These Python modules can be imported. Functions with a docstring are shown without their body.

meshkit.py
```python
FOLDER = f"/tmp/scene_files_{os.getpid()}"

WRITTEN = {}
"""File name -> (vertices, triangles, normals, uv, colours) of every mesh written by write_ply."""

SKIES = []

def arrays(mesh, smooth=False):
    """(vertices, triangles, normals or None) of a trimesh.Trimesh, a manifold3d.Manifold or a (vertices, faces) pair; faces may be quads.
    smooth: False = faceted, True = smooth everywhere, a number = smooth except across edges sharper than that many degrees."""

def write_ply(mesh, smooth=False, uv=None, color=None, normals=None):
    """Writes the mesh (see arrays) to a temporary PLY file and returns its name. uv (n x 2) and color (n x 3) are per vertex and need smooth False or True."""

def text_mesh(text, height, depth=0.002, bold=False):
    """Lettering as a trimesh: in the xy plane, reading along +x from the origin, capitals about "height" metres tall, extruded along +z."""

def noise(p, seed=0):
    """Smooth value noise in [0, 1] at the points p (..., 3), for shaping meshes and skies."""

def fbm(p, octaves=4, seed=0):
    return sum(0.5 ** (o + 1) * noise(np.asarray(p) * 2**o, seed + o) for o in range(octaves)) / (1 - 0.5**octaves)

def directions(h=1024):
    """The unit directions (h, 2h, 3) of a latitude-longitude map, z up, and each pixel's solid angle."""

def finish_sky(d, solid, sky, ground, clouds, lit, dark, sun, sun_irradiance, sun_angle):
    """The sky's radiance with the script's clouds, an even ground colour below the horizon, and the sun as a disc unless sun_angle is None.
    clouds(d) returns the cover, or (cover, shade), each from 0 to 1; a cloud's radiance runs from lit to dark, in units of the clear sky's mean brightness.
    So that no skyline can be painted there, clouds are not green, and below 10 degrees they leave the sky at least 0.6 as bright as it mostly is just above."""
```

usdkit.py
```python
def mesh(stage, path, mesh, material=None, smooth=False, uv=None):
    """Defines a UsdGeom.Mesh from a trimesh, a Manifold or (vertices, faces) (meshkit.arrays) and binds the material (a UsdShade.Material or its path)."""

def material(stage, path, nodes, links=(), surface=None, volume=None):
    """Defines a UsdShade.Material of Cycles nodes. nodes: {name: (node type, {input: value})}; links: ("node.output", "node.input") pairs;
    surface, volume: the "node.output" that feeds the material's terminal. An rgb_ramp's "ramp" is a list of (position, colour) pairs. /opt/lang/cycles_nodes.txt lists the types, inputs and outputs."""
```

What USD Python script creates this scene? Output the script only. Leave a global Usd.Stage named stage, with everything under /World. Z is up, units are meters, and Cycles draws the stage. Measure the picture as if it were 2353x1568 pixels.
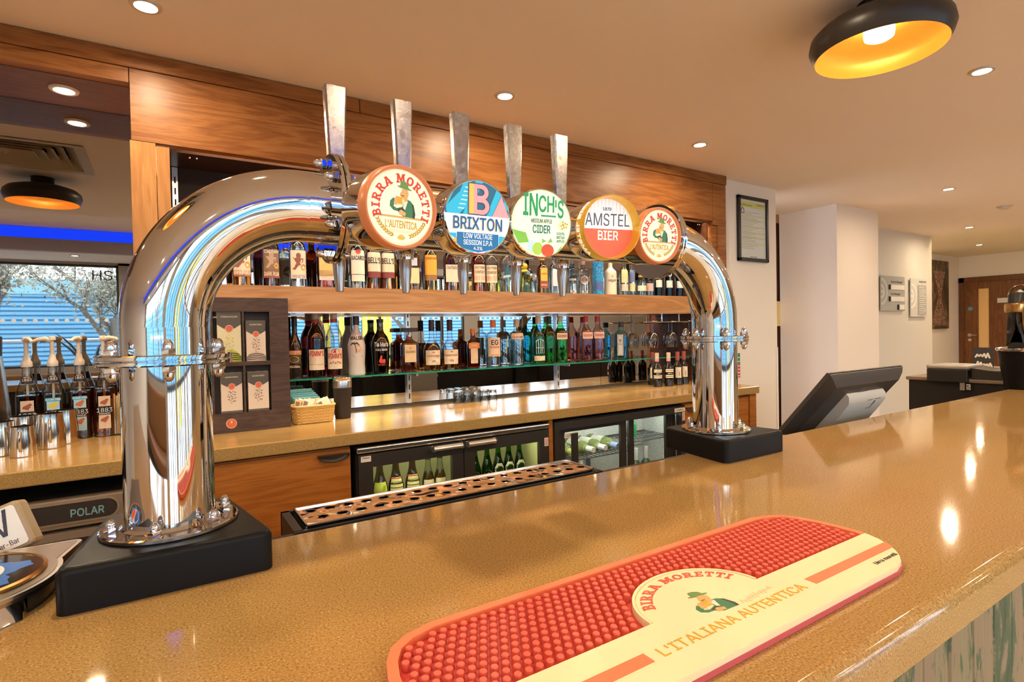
import math, random
import numpy as np, trimesh, usdkit, meshkit
from shapely.geometry import Polygon, LineString, Point, box as sbox
from shapely.ops import unary_union
from shapely import affinity
from pxr import Usd, UsdGeom, UsdLux, UsdShade, Gf, Sdf, Vt

random.seed(7)
rng = np.random.default_rng(7)
PI = math.pi
CZ = 1.40                      # eye height: every z below is written relative to the eye
stage = Usd.Stage.CreateInMemory()
UsdGeom.SetStageUpAxis(stage, 'Z'); UsdGeom.SetStageMetersPerUnit(stage, 1.0)
UsdGeom.Xform.Define(stage, '/World'); UsdGeom.Scope.Define(stage, '/World/Looks')

# ---------------------------------------------------------------- camera, sky, lights, exposure
EXPOSURE = 0.98
YAW, PITCH, ROLL, FPX = math.radians(32.4), math.radians(-1.0), math.radians(-1.15), 1262.0
cam = UsdGeom.Camera.Define(stage, '/World/camera')
cam.CreateHorizontalApertureAttr(36.0); cam.CreateVerticalApertureAttr(36.0*1568/2353)
cam.CreateFocalLengthAttr(36.0*FPX/2353); cam.CreateClippingRangeAttr(Gf.Vec2f(0.02, 500))
cam.CreateExposureAttr(EXPOSURE)
_f = np.array([math.sin(YAW)*math.cos(PITCH), math.cos(YAW)*math.cos(PITCH), math.sin(PITCH)])
_r = np.array([math.cos(YAW), -math.sin(YAW), 0.0]); _u = np.cross(_r, _f)
_r, _u = math.cos(ROLL)*_r+math.sin(ROLL)*_u, -math.sin(ROLL)*_r+math.cos(ROLL)*_u
cam.AddTransformOp().Set(Gf.Matrix4d(*_r, 0, *_u, 0, *(-_f), 0, 0, 0, CZ, 1))
cam.CreateFStopAttr(0.0)

SKY = 1.35                       # overcast daylight outside the windows behind the bar's customers
DOWN = 540.0                     # radiance of a recessed lamp's lens
SPOT = 1.0                       # strength of the lamps' downward beams
LEDS = 26.0                      # radiance of the light strips hidden in the bottle shelves
WARM = (1.0, 0.745, 0.465)
dome = UsdLux.DomeLight.Define(stage, '/World/sky'); dome.CreateIntensityAttr(1.0)

# ---------------------------------------------------------------- materials
def MAT(name, nodes, links=(), surface='p.BSDF'):
    return usdkit.material(stage, '/World/Looks/'+name, nodes, links, surface=surface)
_mc = {}
def P(color, rough=.5, metal=0., spec=.5, em=0., emc=None, trans=0., ior=1.45, coat=0., name=None):
    key = (tuple(color), rough, metal, spec, em, emc, trans, ior, coat)
    if key not in _mc:
        d = dict(base_color=color, roughness=rough, metallic=metal, specular_ior_level=spec, ior=ior)
        if em: d.update(emission_strength=em, emission_color=emc or color)
        if trans: d.update(transmission_weight=trans)
        if coat: d.update(coat_weight=coat)
        _mc[key] = MAT(name or f'paint_{len(_mc):03d}', {'p': ('principled_bsdf', d)})
    return _mc[key]
def thin(name, color, gloss=(.9, .9, .9), ior=1.5):
    # Schlick's reflection from |cos|, the same from both sides: a thin wall has no total reflection from within
    return MAT(name, {'t': ('transparent_bsdf', {'color': color}), 'g': ('glossy_bsdf', {'color': gloss, 'roughness': 0.02}), 'f': ('layer_weight', {'blend': .5}), 'k': ('math', {'math_type': 'power', 'value2': 4.}),
               'a': ('math', {'math_type': 'multiply_add', 'value2': .85, 'value3': .045}), 'm': ('mix_closure', {})},
               [('f.facing', 'k.value1'), ('k.value', 'a.value1'), ('a.value', 'm.fac'), ('t.BSDF', 'm.closure1'), ('g.BSDF', 'm.closure2')], surface='m.closure')
def bglass(name, color):
    """Bottle glass: a thin wall that tints more and reflects more where it is seen edge-on."""
    dk = tuple(c*c*.16 for c in color)
    return MAT(name, {'t': ('transparent_bsdf', {}), 'g': ('glossy_bsdf', {'color': (.95, .95, .95), 'roughness': 0.02}), 'f': ('layer_weight', {'blend': .5}), 'k': ('math', {'math_type': 'power', 'value2': 4.}),
               'a': ('math', {'math_type': 'multiply_add', 'value2': .80, 'value3': .06}), 'k2': ('math', {'math_type': 'power', 'value2': 1.7}), 'c': ('mix_color', {'a': color, 'b': dk}), 'm': ('mix_closure', {})},
               [('f.facing', 'k.value1'), ('k.value', 'a.value1'), ('a.value', 'm.fac'), ('f.facing', 'k2.value1'), ('k2.value', 'c.fac'), ('c.result', 't.color'), ('t.BSDF', 'm.closure1'), ('g.BSDF', 'm.closure2')], surface='m.closure')
def wood(name, dark, mid, light, axis='x', rough=.33, scale=1.0, seed=0., figure=1.0):
    s = {'x': (.55, 5., 5.), 'z': (5., 5., .55), 'y': (5., .55, 5.)}[axis]
    g = {'x': (6., 190., 190.), 'z': (190., 190., 6.), 'y': (190., 6., 190.)}[axis]
    s = tuple(v*scale for v in s)
    n = {'c': ('geometry', {}), 'm': ('mapping', {'scale': s, 'location': (seed, seed*1.7, seed*.6)}),
         'n': ('noise_texture', {'scale': 1.6, 'detail': 5., 'roughness': .55, 'distortion': .9}),
         'k': ('math', {'math_type': 'multiply', 'value2': 46.}), 's': ('math', {'math_type': 'sine'}),
         'r': ('map_range', {'from_min': -1., 'from_max': 1., 'to_min': 0., 'to_max': 1.}),
         'm2': ('mapping', {'scale': g}), 'n2': ('noise_texture', {'scale': 1., 'detail': 3., 'roughness': .6}),
         'm3': ('mapping', {'scale': s}), 'n3': ('noise_texture', {'scale': .8, 'detail': 3.}),
         'a': ('mix_float', {'fac': .62}), 'b': ('mix_float', {'fac': .45}),
         'cr': ('rgb_ramp', {'ramp': [(.24, dark), (.5, mid), (.76, light)]}),
         'bp': ('bump', {'strength': .08, 'distance': .002}),
         'p': ('principled_bsdf', {'roughness': rough, 'specular_ior_level': .26})}
    l = [('c.position', 'm.vector'), ('m.vector', 'n.vector'), ('n.fac', 'k.value1'), ('k.value', 's.value1'), ('s.value', 'r.value'),
         ('c.position', 'm2.vector'), ('m2.vector', 'n2.vector'), ('m.vector', 'n3.vector'),
         ('r.result', 'a.a'), ('n3.fac', 'a.b'), ('a.result', 'b.a'), ('n2.fac', 'b.b'), ('b.result', 'cr.fac'), ('cr.color', 'p.base_color'),
         ('n2.fac', 'bp.height'), ('bp.normal', 'p.normal')]
    return MAT(name, n, l)
def quartz(name, base, speck, dark, rough):
    return MAT(name, {'c': ('geometry', {}), 'n': ('noise_texture', {'scale': 420., 'detail': 2., 'roughness': .7}), 'r': ('rgb_ramp', {'ramp': [(.36, dark), (.47, base), (.58, base), (.70, speck)]}),
        'n2': ('noise_texture', {'scale': 3.5, 'detail': 3.}), 'mx': ('mix_color', {'blend_type': 'multiply', 'fac': .16}),
        'r2': ('map_range', {'from_min': .3, 'from_max': .7, 'to_min': rough*.85, 'to_max': rough*1.25}),
        'p': ('principled_bsdf', {'roughness': rough, 'specular_ior_level': .38})},
        [('c.position', 'n.vector'), ('n.fac', 'r.fac'), ('c.position', 'n2.vector'), ('r.color', 'mx.a'), ('n2.color', 'mx.b'), ('mx.result', 'p.base_color'), ('n2.fac', 'r2.value'), ('r2.result', 'p.roughness')])
def plaster(name, color, rough=.75, scale=60., strength=.05):
    return MAT(name, {'c': ('geometry', {}), 'n': ('noise_texture', {'scale': scale, 'detail': 4.}), 'b': ('bump', {'strength': strength, 'distance': .003}),
        'p': ('principled_bsdf', {'base_color': color, 'roughness': rough, 'specular_ior_level': .3})}, [('c.position', 'n.vector'), ('n.fac', 'b.height'), ('b.normal', 'p.normal')])
def emit(name, color, strength):
    return MAT(name, {'e': ('emission', {'color': color, 'strength': strength})}, surface='e.emission')

CHERRY = wood('cherry_veneer', (.145, .043, .010), (.27, .097, .025), (.385, .155, .045), 'x', .36)
CHERRYZ = wood('cherry_veneer_upright', (.36, .145, .04), (.47, .21, .064), (.56, .275, .09), 'z', .33, seed=3.)
SHELFW = wood('pale_cherry_shelf', (.34, .15, .05), (.50, .235, .09), (.62, .33, .15), 'x', .3, seed=8.)
DOORW = wood('orange_cherry_door', (.28, .085, .014), (.40, .135, .024), (.48, .18, .038), 'x', .3, scale=1.3, seed=11.)
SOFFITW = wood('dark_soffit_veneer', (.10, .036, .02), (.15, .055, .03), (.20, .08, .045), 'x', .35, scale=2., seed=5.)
TEAW = wood('dark_brown_box_veneer', (.052, .030, .022), (.080, .046, .033), (.12, .07, .05), 'x', .42, scale=1.6, seed=2.)
WALNUT = wood('walnut_door_veneer', (.10, .035, .012), (.17, .065, .025), (.24, .10, .04), 'z', .4, seed=6.)
QUARTZ = quartz('tan_quartz', (.44, .255, .085), (.62, .43, .21), (.265, .14, .042), .065)
QUARTZB = quartz('tan_quartz_back', (.45, .27, .09), (.60, .42, .20), (.31, .18, .055), .15)
CEILM = plaster('warm_ceiling_paint', (.85, .72, .60), .8, 90., .03)
WHITEW = plaster('white_wall_paint', (.80, .72, .63), .7)
PALEW = plaster('pale_textured_wall', (.70, .66, .60), .6, 22., .12)
PINKW = plaster('beige_pillar_paint', (.80, .70, .62), .75)
CREAM = plaster('pale_yellow_paint', (.85, .66, .26), .7)
CHROME = MAT('chrome', {'p': ('principled_bsdf', {'base_color': (.70, .69, .68), 'metallic': 1., 'roughness': .035})})
CHROME2 = MAT('worn_chrome', {'c': ('geometry', {}), 'n': ('noise_texture', {'scale': 90., 'detail': 5., 'roughness': .7}), 'r': ('map_range', {'from_min': .35, 'from_max': .7, 'to_min': .15, 'to_max': .27}),
    'p': ('principled_bsdf', {'base_color': (.40, .36, .34), 'metallic': 1., 'roughness': .2})}, [('c.position', 'n.vector'), ('n.fac', 'r.value'), ('r.result', 'p.roughness')])
STEEL = MAT('brushed_steel', {'p': ('principled_bsdf', {'base_color': (.72, .69, .65), 'metallic': 1., 'roughness': .24})})
NOZZLE = MAT('satin_nozzle', {'p': ('principled_bsdf', {'base_color': (.60, .55, .52), 'metallic': 1., 'roughness': .2})})
MIRROR = MAT('smoked_mirror', {'p': ('principled_bsdf', {'base_color': (.43, .41, .385), 'metallic': 1., 'roughness': .0})})
MIRROR2 = MAT('mirror', {'p': ('principled_bsdf', {'base_color': (.60, .59, .575), 'metallic': 1., 'roughness': .0})})
BLACKP = P((.016, .014, .013), .32, name='satin_black')
BLACKW = P((.009, .008, .0075), .38, spec=.16, name='black_lacquer')
BLACKM = P((.02, .018, .017), .55, name='matt_black')
DARK = P((.012, .010, .009), .7, name='dark_recess')
WHITEP = P((.80, .78, .74), .4, name='white_plastic')
PAPER = P((.80, .72, .62), .6, name='cream_paper')
GOLDP = P((.62, .36, .07), .35, name='gold_print')
GLASS = thin('clear_glass', (.93, .94, .93))
PANE = thin('window_glass', (.96, .98, .97))
GREENEDGE = P((.03, .30, .20), .1, trans=.5, name='green_glass_edge')

# ---------------------------------------------------------------- mesh helpers: everything is (vertices, faces)
def cat(*ms):
    ms = [m for m in ms if m is not None and len(m[0])]
    V, F, n = [], [], 0
    for v, f in ms:
        V.append(np.asarray(v, float)); F.append(np.asarray(f, int)+n); n += len(v)
    return np.vstack(V), np.vstack(F)
def tm(m): return np.array(m.vertices), np.array(m.faces)
def mv(m, d=(0, 0, 0), rz=0., rx=0., ry=0., s=1.):
    v = np.asarray(m[0], float)*np.asarray(s)
    for a, ax in ((rx, 0), (ry, 1), (rz, 2)):
        if a:
            c, q = math.cos(a), math.sin(a); i, j = [(1, 2), (2, 0), (0, 1)][ax]
            w = v.copy(); w[:, i] = c*v[:, i]-q*v[:, j]; w[:, j] = q*v[:, i]+c*v[:, j]; v = w
    return v+np.asarray(d, float), m[1]
def frame(m, o, x, y):
    """Lay a flat (xy, thickness z) mesh on the plane through o with directions x and y."""
    x, y = np.asarray(x, float), np.asarray(y, float); x /= np.linalg.norm(x); y = y-x*(y@x); y /= np.linalg.norm(y); n = np.cross(x, y)
    v = np.asarray(m[0], float)
    return np.asarray(o, float)+v[:, :1]*x+v[:, 1:2]*y+v[:, 2:3]*n, m[1]
def front(m, x, y, z): return frame(m, (x, y, z), (1, 0, 0), (0, 0, 1))      # facing -Y
def box(x0, x1, y0, y1, z0, z1, b=0.):
    if b <= 0:
        return tm(trimesh.creation.box(bounds=[(x0, y0, z0), (x1, y1, z1)]))
    pts = [[(x0+(b if a != 0 else 0), x1-(b if a != 0 else 0))[i], (y0+(b if a != 1 else 0), y1-(b if a != 1 else 0))[j], (z0+(b if a != 2 else 0), z1-(b if a != 2 else 0))[k]]
           for a in range(3) for i in (0, 1) for j in (0, 1) for k in (0, 1)]
    return hull(pts)
def rbox(x0, x1, y0, y1, z0, z1, b, n=3):
    """Box with rounded edges."""
    c = []
    for sx in (0, 1):
        for sy in (0, 1):
            for sz in (0, 1):
                o = np.array([(x0+b, x1-b)[sx], (y0+b, y1-b)[sy], (z0+b, z1-b)[sz]])
                for i in range(n+1):
                    for j in range(n+1):
                        t, p = PI/2*i/n, PI/2*j/n
                        c.append(o+b*np.array([math.cos(p)*math.sin(t)*(2*sx-1), math.sin(p)*math.sin(t)*(2*sy-1), math.cos(t)*(2*sz-1)]))
    return hull(c)
def hull(pts):
    return tm(trimesh.Trimesh(vertices=np.asarray(pts, float), process=False).convex_hull)
def lathe(prof, n=28, p=2., ax=1., ay=1., a0=0., a1=2*PI, c=(0, 0, 0)):
    """Revolve (r, z) points about z; p > 2 squares the section; open arc when a1-a0 < 2 pi."""
    full = abs(a1-a0-2*PI) < 1e-6
    th = np.linspace(a0, a1, n, endpoint=False) if full else np.linspace(a0, a1, n)
    ct, st = np.cos(th), np.sin(th)
    k = (np.abs(ct)**p+np.abs(st)**p)**(-1./p)
    V = [np.stack([r*k*ct*ax, r*k*st*ay, np.full(n, z)], 1) for r, z in prof]
    F, m = [], len(prof)
    for i in range(m-1):
        for j in range(n if full else n-1):
            a, b, d, e = i*n+j, i*n+(j+1) % n, (i+1)*n+(j+1) % n, (i+1)*n+j
            if prof[i][0] > 1e-9: F.append((a, b, d if prof[i+1][0] > 1e-9 else e))
            if prof[i+1][0] > 1e-9: F.append((a, d, e))
    return np.vstack(V)+np.asarray(c, float), np.array(F)
def tube(pts, r, n=10, caps=True, closed=False):
    pts = np.asarray(pts, float); m = len(pts)
    rr = np.broadcast_to(r, (m,))
    T = np.gradient(pts, axis=0, edge_order=2 if m > 2 else 1) if not closed else np.roll(pts, -1, 0)-np.roll(pts, 1, 0)
    T /= np.linalg.norm(T, axis=1, keepdims=True)
    u = np.cross(T[0], (0, 0, 1) if abs(T[0][2]) < .9 else (0, 1, 0)); u /= np.linalg.norm(u)
    th = np.arange(n)*2*PI/n; V = []
    for i in range(m):
        u = u-T[i]*(u@T[i]); u /= np.linalg.norm(u); w = np.cross(T[i], u)
        V.append(pts[i]+rr[i]*(np.cos(th)[:, None]*u+np.sin(th)[:, None]*w))
    F = []
    for i in range(m if closed else m-1):
        for j in range(n):
            a, b, c, d = i*n+j, i*n+(j+1) % n, ((i+1) % m)*n+(j+1) % n, ((i+1) % m)*n+j
            F += [(a, b, c), (a, c, d)]
    V = np.vstack(V)
    if caps and not closed:
        V = np.vstack([V, pts[:1], pts[-1:]])
        for j in range(n):
            F += [(m*n, (j+1) % n, j), (m*n+1, (m-1)*n+j, (m-1)*n+(j+1) % n)]
    return V, np.array(F)
def arc(c, r, a0, a1, n=16, plane='xz', y=0.):
    a = np.linspace(a0, a1, n)
    return np.stack([c[0]+r*np.cos(a), np.full(n, y), c[1]+r*np.sin(a)], 1) if plane == 'xz' else np.stack([c[0]+r*np.cos(a), c[1]+r*np.sin(a), np.full(n, y)], 1)
def prism(poly, z0, z1):
    if poly.is_empty: return np.zeros((0, 3)), np.zeros((0, 3), int)
    out = []
    for g in getattr(poly, 'geoms', [poly]):
        if g.area > 1e-10:
            m = trimesh.creation.extrude_polygon(g, z1-z0, engine='earcut'); m.apply_translation((0, 0, z0)); out.append(tm(m))
    return cat(*out)
def sphere(r, c=(0, 0, 0), s=(1, 1, 1), sub=2):
    m = trimesh.creation.icosphere(sub, r); return np.array(m.vertices)*np.asarray(s)+np.asarray(c), np.array(m.faces)
def rrect(w, h, r, cx=0., cy=0.):
    return sbox(cx-w/2+r, cy-h/2+r, cx+w/2-r, cy+h/2-r).buffer(r, 6)
def ell(rx, ry, cx=0., cy=0., n=12): return affinity.translate(affinity.scale(Point(0, 0).buffer(1., n), rx, ry), cx, cy)
_tc = {}
def text(s, h, d=.0004, bold=False, sx=1., center=True):
    k = (s, bold)
    if k not in _tc:
        _tc[k] = tm(meshkit.text_mesh(s, 1.0, 1.0, bold))
    v, f = _tc[k]; v = v*np.array([h*sx, h, d])
    if center: v = v-np.array([(v[:, 0].min()+v[:, 0].max())/2, 0, 0])
    return v, f
def tfit(s, h, w, d=.0004, bold=False):
    """Lettering of cap height h squeezed or stretched to the width w, centred."""
    q = text(s, h, d, bold); ww = q[0][:, 0].max()-q[0][:, 0].min()
    return q[0]*np.array([w/ww, 1, 1]), q[1]
def scribble(w, h, n=9, seed=1, t=.12, d=.0004):
    """Illegible script or tiny print, as the photograph shows it: one running stroke."""
    r = random.Random(seed); pts = [(-w/2+w*i/(2*n), h*(r.uniform(.45, 1.) if i % 2 else r.uniform(-.1, .35))) for i in range(2*n+1)]
    return prism(LineString(pts).buffer(h*t), 0, d)
def bend(m, R, z=0., off=.0006):
    """Wrap a flat mesh round an upright cylinder of radius R, facing -Y."""
    v = m[0]; t = v[:, 0]/R; r = R+off+v[:, 2]
    return np.stack([r*np.sin(t), -r*np.cos(t), v[:, 1]+z], 1), m[1]
# slab-serif capitals in a unit-high box: (shape, advance)
def _slab():
    B = sbox; C = lambda x, y, r: Point(x, y).buffer(r, 8); S = {}
    S['I'] = (unary_union([B(.15, 0, .36, 1), B(0, 0, .51, .15), B(0, .85, .51, 1)]), .6)
    S['B'] = (unary_union([B(.1, 0, .45, 1), C(.46, .735, .265), C(.49, .28, .28), B(0, 0, .3, .15), B(0, .85, .3, 1)]).difference(unary_union([C(.45, .72, .10), B(.31, .62, .45, .82), C(.48, .29, .12), B(.31, .17, .48, .41)])), .86)
    S['R'] = (unary_union([B(.1, 0, .31, 1), B(.1, .45, .48, 1), C(.48, .725, .275), B(0, 0, .42, .15), B(0, .85, .3, 1), Polygon([(.36, .48), (.6, .48), (.83, .02), (.58, .02)]), B(.56, 0, .92, .15)]).difference(unary_union([C(.47, .725, .12), B(.31, .605, .47, .845)])), .95)
    S['A'] = (unary_union([Polygon([(.36, 1), (.6, 1), (.9, 0), (.67, 0), (.61, .2), (.33, .2), (.26, 0), (.06, 0)]).difference(Polygon([(.48, .74), (.385, .36), (.565, .36)])), B(-.02, 0, .34, .14), B(.58, 0, .97, .14), B(.26, .87, .62, 1)]), .97)
    S['M'] = (unary_union([B(.1, 0, .28, 1), B(.84, 0, 1.03, 1), Polygon([(.1, 1), (.36, 1), (.57, .45), (.78, 1), (1.03, 1), (.64, .12), (.5, .12)]), B(0, 0, .4, .14), B(.72, 0, 1.13, .14), B(0, .86, .3, 1), B(.84, .86, 1.13, 1)]), 1.17)
    S['O'] = (ell(.44, .51, .44, .5).difference(ell(.22, .33, .44, .5)), .93)
    S['E'] = (unary_union([B(.1, 0, .31, 1), B(0, 0, .74, .15), B(0, .85, .72, 1), B(.1, .43, .55, .57), B(.6, 0, .74, .3), B(.58, .7, .72, 1), B(.48, .36, .57, .64)]), .80)
    S['T'] = (unary_union([B(.3, 0, .52, 1), B(0, .85, .82, 1), B(.18, 0, .64, .14), B(0, .66, .14, 1), B(.68, .66, .82, 1)]), .87)
    S['L'] = (unary_union([B(.1, 0, .31, 1), B(0, 0, .72, .15), B(0, .85, .42, 1), B(.58, 0, .72, .32)]), .77)
    S[' '] = (Polygon(), .42)
    return S
SLAB = _slab()
def arc_text(s, h, R, mid=PI/2, squash=1., d=.0004, centre=(0, 0)):
    """Slab capitals standing on a circle of radius R, read clockwise, centred on the angle mid; squash flattens the circle into an ellipse in y."""
    tot = sum(SLAB[c][1] for c in s)*h; a = mid+tot/R/2; out = []
    for c in s:
        sh, adv = SLAB[c]; a -= adv*h/R/2
        if not sh.is_empty:
            g = affinity.translate(affinity.scale(sh, h, h, origin=(0, 0)), -adv*h/2+.03*h, R)
            g = affinity.rotate(g, math.degrees(a-PI/2), origin=(0, 0)); out.append(g)
        a -= adv*h/R/2
    u = unary_union(out)
    return prism(affinity.translate(affinity.scale(u, 1, squash, origin=(0, 0)), *centre), 0, d)

# ---------------------------------------------------------------- things
_names = {}
def numbered(parent, name):
    k = (parent, name); _names[k] = _names.get(k, -1)+1
    return f'{parent}/{name}' + (f'_{_names[k]:03d}' if _names[k] else '')
def data(prim, **kw):
    for k, v in kw.items():
        if v: prim.SetCustomDataByKey(k, v)
class Thing:
    def __init__(s, name, label=None, cat=None, loc=(0, 0, 0), rz=0., group=None, kind=None):
        s.path = numbered('/World', name); s.loc = np.asarray(loc, float); s.rz = rz
        s.x = UsdGeom.Xform.Define(stage, s.path); s.x.AddTranslateOp().Set(Gf.Vec3d(*map(float, s.loc+np.array([0, 0, CZ]))))
        s.x.AddRotateZOp().Set(math.degrees(rz))
        s.prim = s.x.GetPrim(); s.name, s.kw = name, dict(label=label, category=cat, group=group, kind=kind)
        data(s.prim, **s.kw)
    def add(s, name, m, mat, parent=None, smooth=False, label=None, kind=None):
        """A part given in the thing's own coordinates."""
        p = numbered(parent or s.path, name)
        usdkit.mesh(stage, p, (np.asarray(m[0], float), np.asarray(m[1], int)), mat, smooth=smooth)
        data(stage.GetPrimAtPath(p), label=label, kind=kind)
        return p
    def at(s, name, m, mat, *a, **k):
        """A part given in room coordinates."""
        return s.add(name, (np.asarray(m[0], float)-s.loc, m[1]), mat, *a, **k)
    def copy(s, loc, rz=0., label=None, group=None):
        t = Thing(s.name, label or s.kw['label'], s.kw['category'], loc, rz, group or s.kw['group'])
        t.prim.GetReferences().AddInternalReference(s.prim.GetPath()); t.prim.SetInstanceable(True)
        return t
def single(name, m, mat, label=None, cat=None, group=None, kind=None, smooth=False):
    """A thing or piece of the setting that is one mesh, given in room coordinates."""
    p = numbered('/World', name)
    usdkit.mesh(stage, p, (np.asarray(m[0], float)+np.array([0, 0, CZ]), np.asarray(m[1], int)), mat, smooth=smooth)
    data(stage.GetPrimAtPath(p), label=label, category=cat, group=group, kind=kind)
    return p
def struct(name, m, mat, smooth=False): return single(name, m, mat, kind='structure', smooth=smooth)

# ================================================================ the setting
dome.CreateColorAttr(Gf.Vec3f(.86*SKY, .94*SKY, 1.05*SKY))
FLOORM = MAT('pale_timber_floor', {'c': ('geometry', {}), 'n': ('noise_texture', {'scale': 3., 'detail': 4.}), 'r': ('rgb_ramp', {'ramp': [(.3, (.46, .33, .20)), (.7, (.58, .43, .28))]}), 'p': ('principled_bsdf', {'roughness': .45})},
             [('c.position', 'n.vector'), ('n.fac', 'r.fac'), ('r.color', 'p.base_color')])
struct('floor', box(-5, 12.1, -3.4, 4.6, -1.5, -1.4), FLOORM)
struct('ceiling', cat(box(-5, -.98, -.24, 4.6, 1.1, 1.30), box(-.38, 8.35, -.24, 4.6, 1.1, 1.30), box(-.98, -.38, -.24, 1.3, 1.1, 1.30), box(-.98, -.38, 1.9, 4.6, 1.1, 1.30), box(-.98, -.38, 1.3, 1.9, 1.25, 1.30)), CEILM)
struct('ceiling', box(-5, 12.1, -2.35, -.24, 1.30, 1.36), CEILM)
struct('ceiling', box(8.35, 12.1, -.24, 4.6, 1.16, 1.36), P((.82, .73, .56), .8, name='cream_ceiling_paint'))
struct('ceiling', box(-5, 12.1, -3.4, -2.35, 1.03, 1.36), P((.74, .70, .68), .8, name='grey_soffit_paint'))
struct('wall_back', cat(box(-5, 3.5, 2.97, 3.1, -1.4, 1.1)), WHITEW)
struct('wall_right', cat(box(3.5, 4.19, 2.6, 2.97, -1.4, 1.1)), WHITEW)
struct('trim_1', box(4.172, 4.19, 2.592, 2.6, -1.4, -.17, .002), P((.85, .83, .80), .4, name='white_corner_guard'))
struct('wall_passage', box(4.19, 5.4, 3.2, 3.3, -1.4, 1.1), wood('passage_dark_wood', (.06, .02, .01), (.10, .035, .015), (.14, .05, .02), 'z'))
struct('trim_2', box(4.3, 5.3, 3.18, 3.2, .0, .245), CREAM)
struct('trim_3', box(4.3, 5.3, 3.18, 3.2, 1.02, 1.1), P((.40, .19, .07), .5, name='tan_band'))
struct('wall_pillar', box(5.18, 5.95, 2.63, 3.18, -1.4, 1.1), PINKW)
struct('wall_sign', box(5.95, 8.33, 3.06, 4.0, -1.4, 1.1), PALEW)
struct('wall_alcove', box(8.33, 12.0, 4.0, 4.1, -1.4, 1.16), WHITEW)
struct('wall_far', cat(box(12., 12.1, -3.4, 2.93, -1.4, 1.3), box(12., 12.1, 2.93, 4.1, .785, 1.3)), P((.82, .76, .68), .7, name='far_wall_paint'))
struct('wall_left', box(-5.1, -5, -3.4, 4.6, -1.4, 1.36), WHITEW)
struct('baseboard_right', box(3.5, 4.19, 2.585, 2.6, -1.4, -1.28), WHITEP)
# window wall behind the customers: piers, sill wall, heads, panes with frames
WY = -3.3
piers = [(-5, -4.7), (-.49, -.12), (1.42, 1.62), (3.62, 3.84), (4.72, 5.02), (7.2, 12.1)]
struct('wall_front', cat(*[box(a, b, WY-.1, WY, -1.4, 1.03) for a, b in piers], box(-4.7, -.49, WY-.1, WY, -1.4, -.345), box(-5, 12.1, WY-.1, WY, 1.0, 1.04)), P((.42, .41, .42), .7, name='grey_pier_paint'))
FRAME = P((.06, .06, .065), .4, name='grey_window_frame')
wins = [(-4.7, -2.6, -.345), (-2.6, -.49, -.345), (-.12, .65, -1.38), (.65, 1.42, -1.38), (1.62, 2.62, -1.38), (2.62, 3.62, -1.38), (3.84, 4.72, -1.38), (5.02, 6.1, -1.38), (6.1, 7.2, -1.38)]
DOTM = P((.9, .92, .95), .5, em=.35, name='frosted_dot')
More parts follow.
